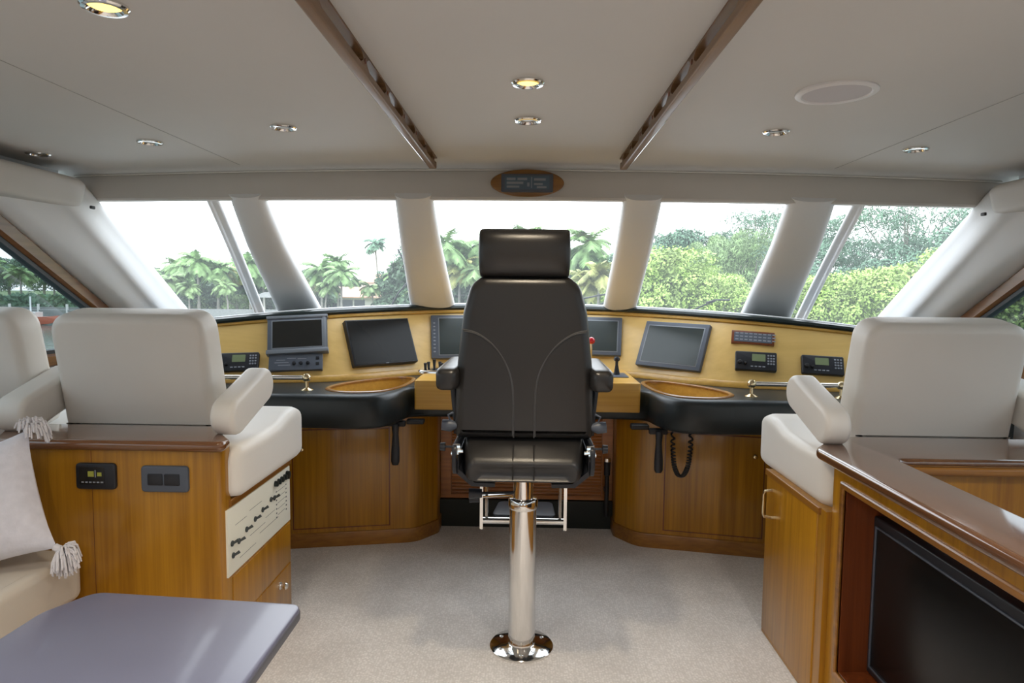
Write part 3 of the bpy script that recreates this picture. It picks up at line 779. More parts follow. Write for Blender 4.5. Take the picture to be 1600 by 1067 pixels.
# backrest: outline in (x,z), leaning back slightly (top nearer the viewer)
def backmx(): return frame((HX, 2.545, 1.20), (1, 0, 0), (0, -.05, 1))     # normal points towards camera (-Y)
bk = rpoly([(-.277, -.285), (.277, -.285), (.268, -.02), (.240, .22), (.212, .32), (.165, .358), (-.165, .358), (-.212, .32), (-.240, .22), (-.268, -.02)], [.03, .03, .3, .2, .07, .05, .05, .07, .2, .3], 6)
mb = MB(); mb.slab(bk, -.13, .0, .038, 6, mx=backmx()); back = obj('backrest', mb, M['black'], hc, sharp=60)
for s in (-1, 1):
    cx = 0
    pts = [(s*.236, .145), (s*.200, .140), (s*.165, .124), (s*.125, .094), (s*.090, .052), (s*.062, .0), (s*.045, -.06), (s*.040, -.13), (s*.040, -.275)]
    for off in (0, .006):
        pp = smooth(pts, 2)
        mb = MB(); mb.tube([backmx() @ Vector((p[0]+s*off*.7, p[1]+off, .0005)) for p in pp], .0028, 8); obj('piping', mb, M['seamblk'], back)
# headrest
mb = MB(); rings = []
hp = []
for k in range(40):
    a_ = 2*PI*k/40; cy, cz = math.cos(a_), math.sin(a_)
    py = math.copysign(abs(cy)**.85, cy)*.062; pz = math.copysign(abs(cz)**.5, cz)*.093
    if py < 0: py *= 1.0+.12*(1-(pz/.093)**2)
    hp.append((py, pz))
for x, k, kk in ((-.172, .55, .90), (-.170, .72, .95), (-.164, .88, .985), (-.150, .97, 1.0), (-.10, 1, 1.0), (0, 1.03, 1.0), (.10, 1, 1.0), (.150, .97, 1.0), (.164, .88, .985), (.170, .72, .95), (.172, .55, .90)):
    rings.append([Vector((HX-.005+x*(1+.02*(1-(p[1]/.093)**2)), 2.565+p[0]*k-p[1]*kk*.10, 1.645+p[1]*kk)) for p in hp])
mb.loft(rings); obj('headrest', mb, M['black'], hc, sharp=75)
for s in (-1, 1):
    mb = MB(); mb.tube([(HX+s*.09, 2.56, 1.50), (HX+s*.09, 2.56, 1.585)], .006); obj('headrest_post', mb, M['chrome'], hc)
# seat cushion
mb = MB()
def seatring(y, zb, zt, hw):
    return [Vector((HX+p[0], y, p[1])) for p in rpoly([(-hw, zb), (hw, zb), (hw, zt), (-hw, zt)], .035, 6)]
mb.loft([seatring(2.470, .795, .828, .17), seatring(2.455, .782, .838, .20), seatring(2.458, .776, .850, .212), seatring(2.48, .772, .868, .222), seatring(2.54, .772, .90, .232), seatring(2.62, .772, .925, .24), seatring(2.85, .772, .93, .25), seatring(2.97, .775, .935, .25), seatring(3.01, .785, .92, .245), seatring(3.03, .80, .90, .23)])
seat = obj('seat', mb, M['black'], hc, sharp=70)
for s in (-1, 1):
    mb = MB(); mb.tube([(HX+s*.040, 2.54, .901), (HX+s*.040, 2.48, .869), (HX+s*.040, 2.458, .845), (HX+s*.040, 2.456, .79)], .0028, 8); obj('piping', mb, M['black'], seat)
# side brackets and recline hinges
for s in (-1, 1):
    mb = MB(); poly = rpoly([(-.09, .115), (.13, .115), (.40, .12), (.40, .02), (.05, -.02), (-.06, -.0), (-.09, .04)], .03, 4)
    mxs = frame((HX+s*.262, 2.53, .80), (0, 1, 0), (0, 0, 1))
    mb.slab(poly, -.008, .008, .003, 2, mx=mxs)
    R = [(s*.266, .87), (s*.266, .80), (s*.20, .745), (s*.11, .742), (s*.11, .757), (s*.19, .760), (s*.25, .81), (s*.25, .87)]
    mb.loft([[Vector((HX+p[0], y, p[1])) for p in R] for y in (2.50, 2.80)], smooth=False)
    br_ = obj('side_bracket', mb, M['plastic'], hc)
    mb = MB()
    for (x, z, r) in ((.255, .905, .012), (.262, .88, .009), (.245, .888, .008)): mb.tube([(HX+s*x-.014, 2.475, z), (HX+s*x+.014, 2.475, z+.002)], r, 10)
    mb.tube([(HX+s*.258, 2.475, .905), (HX+s*.258, 2.478, .855)], .006, 8); obj('hinge', mb, M['chrome'], br_)
    mb = MB(); mb.tube([(HX+s*.275, 2.60, .875), (HX+s*.315, 2.60, .875)], .005, 8); mb.tube([(HX+s*.315, 2.60, .875), (HX+s*.335, 2.60, .875)], [.018, .016], 14); obj('adjuster_knob', mb, M['plastic'], br_)
    mb = MB(); mb.tube([(HX+s*.265, 2.58, .965), (HX+s*.29, 2.58, .965), (HX+s*.325, 2.58, .968)], [.012, .024, .022], 14)
    mb.tube([(HX+s*.29, 2.58, .98), (HX+s*.30, 2.57, 1.01), (HX+s*.28, 2.57, 1.02)], .004, 8); obj('pivot_knob', mb, M['greyp'], br_)
    # armrest
    mb = MB(); rings = []
    for y, k in ((2.475, .45), (2.48, .75), (2.50, .95), (2.53, 1), (2.75, 1), (2.95, .98), (2.99, .8), (3.0, .5)):
        pr = rpoly([(-.042, -.048), (.042, -.048), (.044, .040), (-.044, .040)], .026, 5)
        rings.append([Vector((HX+s*.298+p[0]*k, y, 1.165+p[1]*k)) for p in pr])
    mb.loft(rings); obj('armrest', mb, M['black'], hc, sharp=60)
    mb = MB(); mb.tube([(HX+s*.268, 2.60, .93), (HX+s*.272, 2.60, 1.0), (HX+s*.285, 2.61, 1.12)], .012, 10); obj('armrest_support', mb, M['plastic'], hc)
# footrest
fr = MB()
for s in (-1, 1):
    fr.box(HX+s*.190-.007, HX+s*.190+.007, 2.92, 2.96, .42, .79)
    fr.tube([(HX+s*.168, 2.95, .79), (HX+s*.168, 2.95, .45)], .008, 8)
fr.tube([(HX-.19, 2.94, .455), (HX+.19, 2.94, .455)], .015, 12)
fr.tube([(HX-.19, 2.94, .565), (HX-.05, 2.94, .575)], .007, 10)
fr.box(HX-.2, HX+.2, 2.80, 2.95, .785, .80)
foot = obj('footrest', fr, M['chrome'], hc)
mb = MB(); mb.slab(rpoly([(-.145, 2.96), (.15, 2.96), (.14, 3.16), (-.12, 3.16)], .03, 4), .455, .475, .004, mx=T(HX, 0, 0)); obj('foot_plate', mb, M['plastic'], foot)
mb = MB(); mb.tube([(HX-.165, 2.94, .565), (HX-.235, 2.94, .565)], .006, 8); mb.tube([(HX-.20, 2.94, .565), (HX-.245, 2.94, .565)], [.026, .028], 16); obj('knob', mb, M['plastic'], foot)

# ------------------------------------------------------------------ white companion seats
def whiteseat(s, xin, label, outer_arm=True, W_=.62):
    """s=-1: left of the aisle; xin = |x| of the aisle-side edge of the backrest"""
    cx = s*(xin+W_/2)
    t = thing('companion_seat', label, 'seat', (cx, 2.75, .72), 'white leather companion seats')
    lean = (0, -.20, 1)
    # backrest
    mx = frame((cx, 2.585, .935), (1, 0, 0), (0, -.21, 1))
    hb = .465
    hw_ = W_/2; poly = rpoly([(-hw_, -.02), (hw_, -.02), (hw_-.006, hb), (-hw_+.006, hb)], [.01, .01, .09, .09], 8)
    mb = MB(); mb.slab(poly, -.17, .0, .038, 7, mx=mx, r0=.05); obj('backrest', mb, M['white'], t, sharp=70)
    # cushion
    mb = MB()
    xo = s*(xin-.200 if outer_arm else xin-.07); xi = s*(xin+W_+.05)
    def cr(y, zt, k=0., zb=.722):
        a, b = sorted((xo, xi if outer_arm else s*2.43)); return [Vector((p[0], y, p[1])) for p in rpoly([(a+k, zb+k), (b-k, zb+k), (b-k, zt-k), (a+k, zt-k)], .045-k*.3, 6)]
    mb.loft([cr(2.345, .905, .03), cr(2.36, .915, .010), cr(2.40, .92), cr(2.62, .918), cr(2.76, .925), cr(2.88, .955), cr(2.97, .962), cr(3.02, .95, .004), cr(3.05, .93, .016), cr(3.065, .91, .04)])
    obj('cushion', mb, M['white'], t, sharp=70)
    # armrests: slanted pill, thick in x
    ends = [-s*(W_/2+xin-1.125)] if outer_arm else []
    if outer_arm: ends.append(s*(W_/2+.058))
    for e in ends:
        th = .047 if e*s < 0 else .058
        L = [( .215, .047), (-.215, -.047)]
        pts = []
        n = 14
        a0 = math.radians(17)
        for (c, st) in (((.130, .040), -PI/2), ((-.130, -.040), PI/2)):
            for k in range(n+1):
                an = st+PI*k/n+a0
                pts.append((c[0]+.071*math.cos(an), c[1]+.071*math.sin(an)))
        mxa = frame((cx+e, 2.565, 1.060), (0, 1, 0), (0, 0, 1))
        mb = MB(); mb.slab(pts, -th, th, .022, 5, mx=mxa); obj('armrest', mb, M['white'], t, sharp=70)
    return t
whiteseat(-1, 1.250, 'white leather seat nearest the aisle on the left bench')
whiteseat(1, 1.275, 'white leather seat on the right beside the wooden television cabinet')
whiteseat(-1, 1.250+.735, 'white leather seat farthest left beside the side window', outer_arm=False, W_=.42)

# ------------------------------------------------------------------ seat boxes
def roundcorner(x0, x1, y0, y1, s, r=.06):
    # aisle side is x1 (|x| small)
    return rpoly([(x0, y0), (x1, y0), (x1, y1), (x0, y1)], [0, r, 0, 0], 8)
# left box
lb = thing('seat_base', 'wooden seat box under the two left white seats', 'seat base', (-1.75, 2.6, 0))
mb = MB(); mb.slab(rpoly([(-2.43, 2.34), (-1.092, 2.34), (-1.092, 2.955), (-2.43, 2.955)], [0, .02, 0, 0], 3), 0, .722, 0, both=False); obj('carcass', mb, M['teak'], lb)
mb = MB(); mb.slab(rpoly([(-2.43, 2.30), (-1.092, 2.30), (-1.092, 2.36), (-2.43, 2.36)], [0, .045, 0, 0], 8), 0, .925, 0, both=False)
obj('back_panel', mb, M['teak'], lb, sharp=30)
mb = MB(); mb.slab(rpoly([(-2.43, 2.275), (-1.075, 2.275), (-1.085, 2.35), (-1.24, 2.56), (-2.43, 2.56)], [0, .07, .03, .02, 0], 6), .915, .955, .018, 6); obj('cap_rail', mb, M['varnish'], lb)
mb = MB(); mb.box(-1.57, -1.5685, 2.2988, 2.301, 0.0, .915); obj('panel_joint', mb, M['mahog'], lb)
mb = MB(); mb.slab(rect(-1.095, -1.082, 2.345, 2.955), .700, .724, .003, mx=None, both=False); obj('moulding', mb, M['teak_y'], lb)
# drawers on the aisle face
def face(y0, y1, z0, z1, x, s, d=.004):
    # local X -> +Y or -Y so that the normal points to the aisle
    return frame((x, (y0+y1)/2, (z0+z1)/2), (0, s, 0), (0, 0, 1)), (y1-y0)/2, (z1-z0)/2
for z0, z1, kn in ((.245, .425, 0), (.03, .235, 1)):
    mx, w, h = face(2.36, 2.95, z0, z1, -1.092, 1); mb = MB(); mb.slab(rect(-w, w, -h, h), -.004, .004, .0015, 2, mx=mx, both=False); dr = obj('drawer', mb, M['teak'], lb)
    if kn:
        mb = MB(); mb.lathe([(.018, 0), (.018, .004), (.007, .006), (.007, .016), (.014, .02), (.016, .028), (.012, .034), (.001, .036)], 18, mx=mx @ T(w-.14, h-.05, .004)); obj('knob', mb, M['chrome'], dr)
mx, w, h = face(2.318, 2.945, .44, .692, -1.092, 1)
sw = thing('switch_panel', 'cream switch panel with black toggles on the left seat box', 'switch panel', mx.translation)
mb = MB(); mb.slab(rect(-w, w, -h, h), -.002, .006, .001, 2, mx=mx, both=False); pl = obj('plate', mb, M['cream'], sw)
# switches: (along, up) fractions measured left(near)->right(far)
for k, (fx, fz) in enumerate(((.05, .47), (.14, .42), (.25, .50), (.38, .55), (.50, .60), (.64, .66), (.70, .64), (.06, .28))):
    px, pz = lerp(-w, w, fx), lerp(-h, h, fz)
    mb = MB(); mb.lathe([(.011, 0), (.011, .004), (.007, .006)], 12, mx=mx @ T(px, pz, .006)); a = mx @ Vector((px, pz, .010)); b = mx @ Vector((px+.008, pz+.012, .028)); mb.tube([a, b], [.004, .006], 8)
    obj('toggle', mb, M['ink'], sw)
for k in range(5):
    px, pz = lerp(-w, w, .72+.055*k), h*.74
    mb = MB(); mb.lathe([(.013 if k < 4 else .020, 0), (.012 if k < 4 else .018, .014), (.001, .016)], 14, mx=mx @ T(px, pz, .006)); obj('round_switch', mb, M['sill'], sw)
mb = MB()
for k in range(7):
    for fx in (.74, .92): mb.slab(rect(lerp(-w, w, fx)-.004, lerp(-w, w, fx)+.006, h*.40-k*.019, h*.40-k*.019+.006), .006, .0066, 0, mx=mx, both=False)
for fx, fz, l in ((.1, .7, .1), (.3, .75, .12), (.15, .15, .15), (.45, .25, .2), (.3, .35, .15), (.55, .42, .1)):
    mb.slab(rect(lerp(-w, w, fx), lerp(-w, w, fx)+l, lerp(-h, h, fz), lerp(-h, h, fz)+.0012), .006, .0066, 0, mx=mx, both=False)
for k in range(5): mb.slab(rect(lerp(-w, w, .76), lerp(-w, w, .90), h*.40-k*.026, h*.40-k*.026+.0012), .006, .0066, 0, mx=mx, both=False)
obj('markings', mb, M['ink'], pl)
# two small units in the back panel
def unit(x0, x1, z0, z1, label, name, kind):
    mx = frame(((x0+x1)/2, 2.30, (z0+z1)/2), (1, 0, 0), (0, 0, 1)); w = (x1-x0)/2; h = (z1-z0)/2
    t = thing(name, label, kind, mx.translation)
    mb = MB(); mb.slab(rect(-w, w, -h, h, .016, 5), -.01, .012, .006, 4, mx=mx, both=False); hs = obj('housing', mb, M['greyp'] if kind == 'outlet' else M['plastic'], t)
    return t, mx, w, h, hs
t, mx, w, h, hs = unit(-1.622, -1.476, .772, .868, 'black control unit with small lit readout, left of the outlet', 'control_unit', 'control unit')
mb = MB(); mb.slab(rect(-w+.016, w-.040, -h+.020, h-.014), .010, .0135, 0, mx=mx, both=False); obj('screen', mb, M['screen'], t)
mb = MB()
for a, b, c, d in ((-.026, -.004, .0, .020), (.008, .024, .002, .016)): mb.slab(rect(a, b, c, d), .0135, .0142, 0, mx=mx, both=False)
obj('readout', mb, M['yellow'], hs)
mb = MB(); mb.slab(rect(0, .003, -.002, .024), .0135, .0145, 0, mx=mx, both=False)
for k in range(6): mb.slab(rect(-.050+k*.014, -.041+k*.014, -.023, -.018), .0135, .0142, 0, mx=mx, both=False)
obj('indicator', mb, M['button'], hs)
t, mx, w, h, hs = unit(-1.384, -1.212, .766, .862, 'grey twin outlet plate, right of the black control unit', 'outlet', 'outlet')
mb = MB(); 
for a, b in ((-.060, -.006), (.0, .056)): mb.slab(rect(a, b, -.022, .020, .004, 3), .010, .015, .002, 2, mx=mx, both=False)
obj('socket_cover', mb, M['greyl'] if False else M['plastic'], t)

# right seat box
rb = thing('seat_base', 'wooden seat box with brass handled door under right white seat', 'seat base', (1.7, 2.6, 0))
mb = MB(); mb.slab([(1.06, 2.30), (2.43, 2.30), (2.43, 2.87), (1.06, 2.87)], 0, .735, 0, both=False); obj('carcass', mb, M['teak'], rb)
mx, w, h = face(2.36, 2.862, .02, .715, 1.06, -1)
mb = MB(); mb.slab(rect(-w, w, -h, h), -.002, .005, .0015, 2, mx=mx, both=False); dr = obj('door', mb, M['teak'], rb)
mb = MB(); mb.tube([(1.056, 2.80, .66), (1.025, 2.80, .655), (1.020, 2.80, .64), (1.020, 2.80, .56), (1.025, 2.80, .545), (1.056, 2.80, .54)], .006, 10); obj('handle', mb, M['brass'], dr)
mb = MB(); mb.slab(rect(1.050, 1.062, 2.34, 2.87), .712, .737, .003, both=False); obj('moulding', mb, M['teak_y'], rb)

# television cabinet
tv = thing('television_cabinet', 'L-shaped wooden cabinet with varnished cap framing the television', 'cabinet', (1.4, 1.2, 0))
mb = MB(); X0 = 1.08; X1 = 1.245
y_lo = -.6
mb.box(X0, X1+.06, 2.215, 2.30, 0, .915)                    # far post
mb.box(X0, X1, y_lo, 2.215, .842, .915)                     # band above opening
mb.box(X0, X1, y_lo, 2.215, 0, .20)                         # below
mb.box(X0, X1, y_lo, .95, .20, .842)                        # near post
mb.box(X1-.02, X1+.03, y_lo, 2.215, .0, .915)               # inner board
mb.box(X1, 2.43, 2.215, 2.30, 0, .925)                      # cross wall
obj('carcass', mb, M['teak'], tv)
mb = MB(); mb.box(1.35, 2.43, 2.205, 2.216, .0, .90); obj('well_panel', mb, M['teak'], tv)
# recess lining (mahogany)
mb = MB(); mb.box(X0+.004, X1-.02, 2.208, 2.215, .20, .842); mb.box(X0+.004, X1-.02, .95, 2.215, .197, .204); mb.box(X0+.004, X1-.02, .95, 2.215, .838, .8425); mb.box(X0+.004, X1-.02, .95, .957, .2, .842); mb.box(X1-.022, X1-.018, .95, 2.215, .2, .842)
obj('recess_lining', mb, M['mahog'], tv)
# frame moulding
mb = MB(); mxf = frame((X0, (2.215+.95)/2, .521), (0, -1, 0), (0, 0, 1)); hw, hh = (2.215-.95)/2, .321
o_ = rect(-hw-.022, hw+.022, -hh-.022, hh+.022); 
R = [[mxf @ Vector((p[0], p[1], z)) for p in rect(-hw-k, hw+k, -hh-k, hh+k)] for k, z in ((.022, -.002), (.022, .006), (.018, .009), (.004, .009), (.0, .005), (0, -.01))]
mb.loft(R, caps=False, smooth=False); obj('frame_moulding', mb, M['teak_y'], tv)
# cap: near rail along the aisle + far rail across
cap = rpoly([(1.035, y_lo), (1.035, 2.36), (1.19, 2.56), (2.43, 2.56), (2.43, 2.205), (1.245, 2.205), (1.245, y_lo)], [0, .10, .03, 0, 0, .03, 0], 6)
mb = MB(); mb.slab(cap, .912, .953, .016, 6); obj('cap_rail', mb, M['varnish_y'], tv)
mb = MB(); mb.slab(rpoly([(1.25, 2.17), (2.43, 2.17), (2.43, 2.21), (1.25, 2.21)], .004, 2), .905, .935, .01, 4); obj('well_rim', mb, M['teak_x'], tv)
# far support ledge under seat cap
# television
t = thing('television', 'large flat black television recessed in the right wooden cabinet', 'television', (1.2, 1.7, .205))
mx = frame((1.19, 1.61, .472), (0, -1, .0), (0, 0, 1))
mb = MB(); mb.slab(rect(-.60, .575, -.262, .285, .008, 4), -.03, .012, .006, 3, mx=mx, both=False); hs = obj('housing', mb, M['plastic'], t)
mb = MB(); mb.slab(rect(-.572, .547, -.225, .245), .010, .0135, .001, 2, mx=mx, both=False); obj('screen', mb, M['tvscreen'], t)
mb = MB(); mb.slab(rect(-.578, .553, .249, .255), .012, .016, .001, 2, mx=mx, both=False); mb.slab(rect(-.582, -.576, -.235, .255), .012, .016, .001, 2, mx=mx, both=False); mb.slab(rect(-.582, .553, -.239, -.233), .012, .016, .001, 2, mx=mx, both=False); obj('edge_strip', mb, M['greyp'], hs)

# ------------------------------------------------------------------ table, sofa, pillow
t = thing('table', 'grey laminate table with rounded corners in the left foreground', 'table', (-.87, .9, 0))
mb = MB(); mb.slab(rpoly([(-1.20, .20), (-.552, .20), (-.552, 1.57), (-1.10, 1.612), (-1.16, 1.50)], [.05, .05, .035, .05, .08], 6), .695, .72, .004, 3); obj('tabletop', mb, [M['table']], t)
mb = MB(); mb.slab(rpoly([(-1.202, .198), (-.550, .198), (-.550, 1.572), (-1.101, 1.614), (-1.162, 1.50)], [.05, .05, .035, .05, .08], 6), .690, .712, .003, 3); obj('edge_band', mb, M['tableedge'], t)
mb = MB(); mb.lathe([(.19, 0), (.19, .012), (.06, .03), (.045, .06), (.045, .66), (.12, .692)], 36, (-.87, .9, 0)); obj('pedestal', mb, M['chrome'], t)
t = thing('sofa', 'ivory upholstered bench seat behind the grey table', 'sofa', (-2.0, 1.2, 0))
mb = MB(); mb.box(-2.42, -1.64, -.5, 2.29, 0, .38); obj('base', mb, M['teak_y'], t)
mb = MB(); mb.slab(rpoly([(-2.20, -.5), (-1.597, -.5), (-1.597, 2.285), (-2.20, 2.285)], [0, .03, .05, 0], 5), .38, .555, .03, 6); obj('seat_cushion', mb, M['ivory'], t, sharp=70)
mb = MB(); mb.slab(rect(-2.43, -2.12, -.5, 2.28, .02), .38, .93, .04, 6, both=False); obj('back_cushion', mb, M['ivory'], t, sharp=70)

t = thing('pillow', 'pale grey woven throw pillow with corner tassels on the bench', 'pillow', (-1.78, 2.05, .56))
# pillow: concave-sided square leaning; front faces the camera
a_ = math.radians(9)
pm = Matrix.Translation((-1.815, 2.09, .765)) @ Matrix.Rotation(math.radians(8), 4, 'Z') @ Matrix.Rotation(math.radians(78), 4, 'X') @ Matrix.Rotation(math.radians(17), 4, 'Z')
HWp = .205; G = 24
mb = MB(); vs = []; fs = []
def pil(u, v, sgn):
    e = (1-.10*(1-v*v)); f = (1-.10*(1-u*u))
    d = .085*((1-abs(u)**2.6)*(1-abs(v)**2.6))**.55 if abs(u) < 1 and abs(v) < 1 else 0
    return pm @ Vector((u*HWp*(1-.09*(1-v*v)), v*HWp*(1-.09*(1-u*u)), sgn*d))
for sg in (1, -1):
    mb.loft([[pil(-1+2*i/G, -1+2*j/G, sg) for i in range(G+1)] for j in range(G+1)], closed=False, caps=False)
body = obj('cover', mb, M['fabric'], t, sharp=80)
bpy.context.view_layer.update()
for (u, v) in ((1, 1), (1, -1), (-1, 1), (-1, -1)):
    mb = MB(); c = pm @ Vector((u*HWp, v*HWp, 0)); d = (pm.to_3x3() @ Vector((u, v, 0))).normalized(); r2 = random.Random(3+u*2+v)
    base = c+d*.012
    mb.tube([c-d*.01, c+d*.015], .012, 10)
    for k in range(150):
        th = r2.uniform(0, 2*PI); ph = r2.uniform(.1, 1.5)
        o1 = d.orthogonal().normalized(); o2 = d.cross(o1)
        dr = (d*math.cos(ph)+(o1*math.cos(th)+o2*math.sin(th))*math.sin(ph)).normalized()
        L = r2.uniform(.042, .060)
        p1 = base+dr*L*.5; p2 = base+dr*L*.85+Vector((0, 0, -.012)); p3 = base+dr*L+Vector((0, 0, -.034-r2.uniform(0, .012)))
        mb.tube([base, p1, p2, p3], [.003, .0035, .0032, .0025], 5)
    obj('tassel', mb, M['tassel'], t)

# ------------------------------------------------------------------ wipers outside the glass
def wiper(pts, x, label, blade):
    t = thing('windscreen_wiper', label, 'wiper', pts[0], 'windscreen wipers')
    mb = MB(); mb.tube(pts, .006, 8); obj('arm', mb, M['wiper'], t)
    mb = MB(); mb.tube(blade, .006, 8); obj('blade', mb, M['wiper'], t)
def WO(x, t): return W(x, t, -.05)
wiper([WO(-1.02, 1.0), WO(-.90, .80), WO(-.82, .70), WO(-.78, .62)], 0, 'black wiper on the pane left of the middle window', [WO(-.80, .40), WO(-.775, .60), WO(-.75, .70)])
wiper([WO(.40, 1.0), WO(.50, .90), WO(.62, .82)], 0, 'black wiper low on the middle window behind the chair', [WO(.25, .88), WO(.48, .80), WO(.70, .74)])
wiper([WO(1.10, 1.0), WO(1.22, .88), WO(1.27, .84)], 0, 'black bent wiper on the pane right of the middle window', [WO(1.22, .86), WO(1.27, .83), WO(1.36, .83)])

# ------------------------------------------------------------------ outside
mb = MB(); mb.add([(-900, -400, -3), (900, -400, -3), (900, 900, -3), (-900, 900, -3)], [(0, 1, 2, 3)]); tag(obj('water', mb, water_mat()), kind='structure')
mb = MB(); mb.slab(rpoly([(-2.6, -6), (-2.9, 3), (-2.6, 6), (-1.3, 11), (0, 13), (1.3, 11), (2.6, 6), (2.9, 3), (2.6, -6)], .5, 4), -3.4, -.12, .1, 4)
tag(obj('hull', mb, M['whitepaint']), kind='structure')
mb = MB(); mb.slab(rpoly([(-2.7, 4.95), (-2.5, 8), (-1.2, 11), (1.2, 11), (2.5, 8), (2.7, 4.95)], .4, 4), -.12, .98, .12, 5); tag(obj('foredeck', mb, M['whitepaint']), kind='structure')
# shore ground: left far bank and nearer right bank
mb = MB(); mb.slab([(-400, 96), (8, 96), (14, 62), (24, 44), (60, 34), (400, 30), (400, 500), (-400, 500)], -3.3, -1.9, 0, both=False)
tag(obj('lawn', mb, M['grass']), kind='structure')
mb = MB(); mb.box(-300, 8, 95.4, 96, -3.3, -1.55); tag(obj('seawall', mb, M['stone']), 'pale stone seawall along the far left shore', 'seawall', kind='structure')
# hedge
mb = MB(); r2 = random.Random(5)
for k in range(2600):
    x = r2.uniform(-95, -55); y = 104+r2.uniform(-.8, .8); z = r2.uniform(-1.9, .0); s_ = r2.uniform(.2, .5)
    n = Vector((r2.gauss(0, 1), r2.gauss(0, 1), r2.gauss(0, 1))).normalized(); a = n.orthogonal().normalized()*s_; b = n.cross(a); c = Vector((x, y, z)); mb.add([c-a-b, c+a-b, c+a+b, c-a+b], [(0, 1, 2, 3)])
mb.box(-95, -55, 103.4, 104.6, -1.9, -.1)
tag(obj('hedge', mb, M['leafC']), 'clipped dark hedge on the far left shore', 'hedge')

def palm_mesh(seed, n_fr=32, L=3.4, lean=0.):
    r = random.Random(seed); mb = MB()
    for k in range(n_fr):
        az = 2*PI*k/n_fr*2.618+r.uniform(-.2, .2); el = r.uniform(-.35, 1.25); ln = L*r.uniform(.8, 1.1)
        pts = []; d = Vector((math.cos(az)*math.cos(el), math.sin(az)*math.cos(el), math.sin(el))); p = Vector((0, 0, 0)); N = 11
        for i in range(N):
            pts.append(p.copy()); p += d*ln/N; d += Vector((0, 0, -.17)); d.normalize()
        for i in range(1, N):
            t = (pts[i]-pts[i-1]).normalized(); sd = t.cross(Vector((0, 0, 1)))
            if sd.length < .01: sd = Vector((1, 0, 0))
            sd.normalize(); lw = .95*math.sin(PI*(i+.6)/(N+.8))**.6
            for q in (0., .34, .67):
                b0 = pts[i-1].lerp(pts[i], q)
                for s in (-1, 1):
                    tip = b0+sd*s*lw*.75+t*lw*.55+Vector((0, 0, -.40*lw+r.uniform(-.08, .08)))
                    w_ = t*.062; mb.add([b0-w_, b0+w_, tip+w_*.2, tip-w_*.4], [(0, 1, 2, 3)])
    return mb
def palm(name, label, leaf, seed, H, L=3.4, r0=.16):
    t = thing(name, label, 'tree', (0, 0, 0), 'palms on the shore')
    lean = random.Random(seed).uniform(-.8, .8)
    mb = MB(); mb.tube([(lean*q*q, 0, H*q) for q in (0, .25, .5, .75, 1)], [r0*1.4, r0, r0*.9, r0*.8, r0*.8], 8); obj('trunk', mb, M['palmbark'], t, world=False)
    pmx = palm_mesh(seed, L=L); pmx.v = [v+Vector((lean, 0, H)) for v in pmx.v]; obj('fronds', pmx, leaf, t, world=False)
    reg(t); return t
def crown_mb(seed, rx, rz, n, leaf, blobs=16, droop=0.):
    r = random.Random(seed); mb = MB(); bl = []
    for k in range(blobs):
        th = r.uniform(0, 2*PI); q = r.uniform(.15, .72); zz = r.uniform(-.6, .62)
        bl.append((Vector((rx*q*math.cos(th), rx*q*math.sin(th), rz*zz)), r.uniform(.22, .46)*(1 if blobs < 24 else .8)))
    for k in range(n):
        c, q = bl[k % blobs]
        d = Vector((r.gauss(0, 1), r.gauss(0, 1), r.gauss(.25, 1))).normalized(); rad = q*(r.uniform(.72, 1.05))
        p = c+Vector((d.x*rx*rad, d.y*rx*rad, d.z*rz*rad))
        nn = (d+Vector((r.gauss(0, .5), r.gauss(0, .5), r.gauss(.3, .5)))).normalized(); a = nn.orthogonal().normalized(); b = nn.cross(a); an = r.uniform(0, PI)
        a, b = a*math.cos(an)+b*math.sin(an), b*math.cos(an)-a*math.sin(an); s = leaf*r.uniform(.6, 1.2)
        if droop: a = (a*(1-droop)+Vector((0, 0, -1))*droop).normalized(); b = nn.cross(a).normalized()*.35; a = a*1.6
        mb.add([p-a*s, p+b*s*.6, p+a*s, p-b*s*.6], [(0, 1, 2, 3)])
    return mb
def broad(name, label, leaf, seed, rx, rz, H, n=15000, ls=.13, blobs=18, droop=0., group='trees on the right shore'):
    t = thing(name, label, 'tree', (0, 0, 0), group)
    mb = MB(); r = random.Random(seed); mb.tube([(0, 0, 0), (.1, 0, H*.5), (0, .1, H)], [.3, .22, .14], 8)
    for k in range(7):
        a = r.uniform(0, 2*PI); mb.tube([(0, 0, H*.6), (math.cos(a)*rx*.3, math.sin(a)*rx*.3, H*.85), (math.cos(a)*rx*.6, math.sin(a)*rx*.6, H+rz*r.uniform(-.1, .5))], [.12, .08, .03], 6)
    obj('trunk', mb, M['bark'], t, world=False)
    c = crown_mb(seed, rx, rz, n, ls, blobs, droop); c.v = [v+Vector((0, 0, H)) for v in c.v]; obj('foliage', c, leaf, t, world=False)
    reg(t); return t
GZ = -1.9
def place(proto, used, px, py_top, Y, h_top, label, rz):
    """stand a tree on the shore: direction px/top height given as bearing and elevation seen from the helm"""
    pass
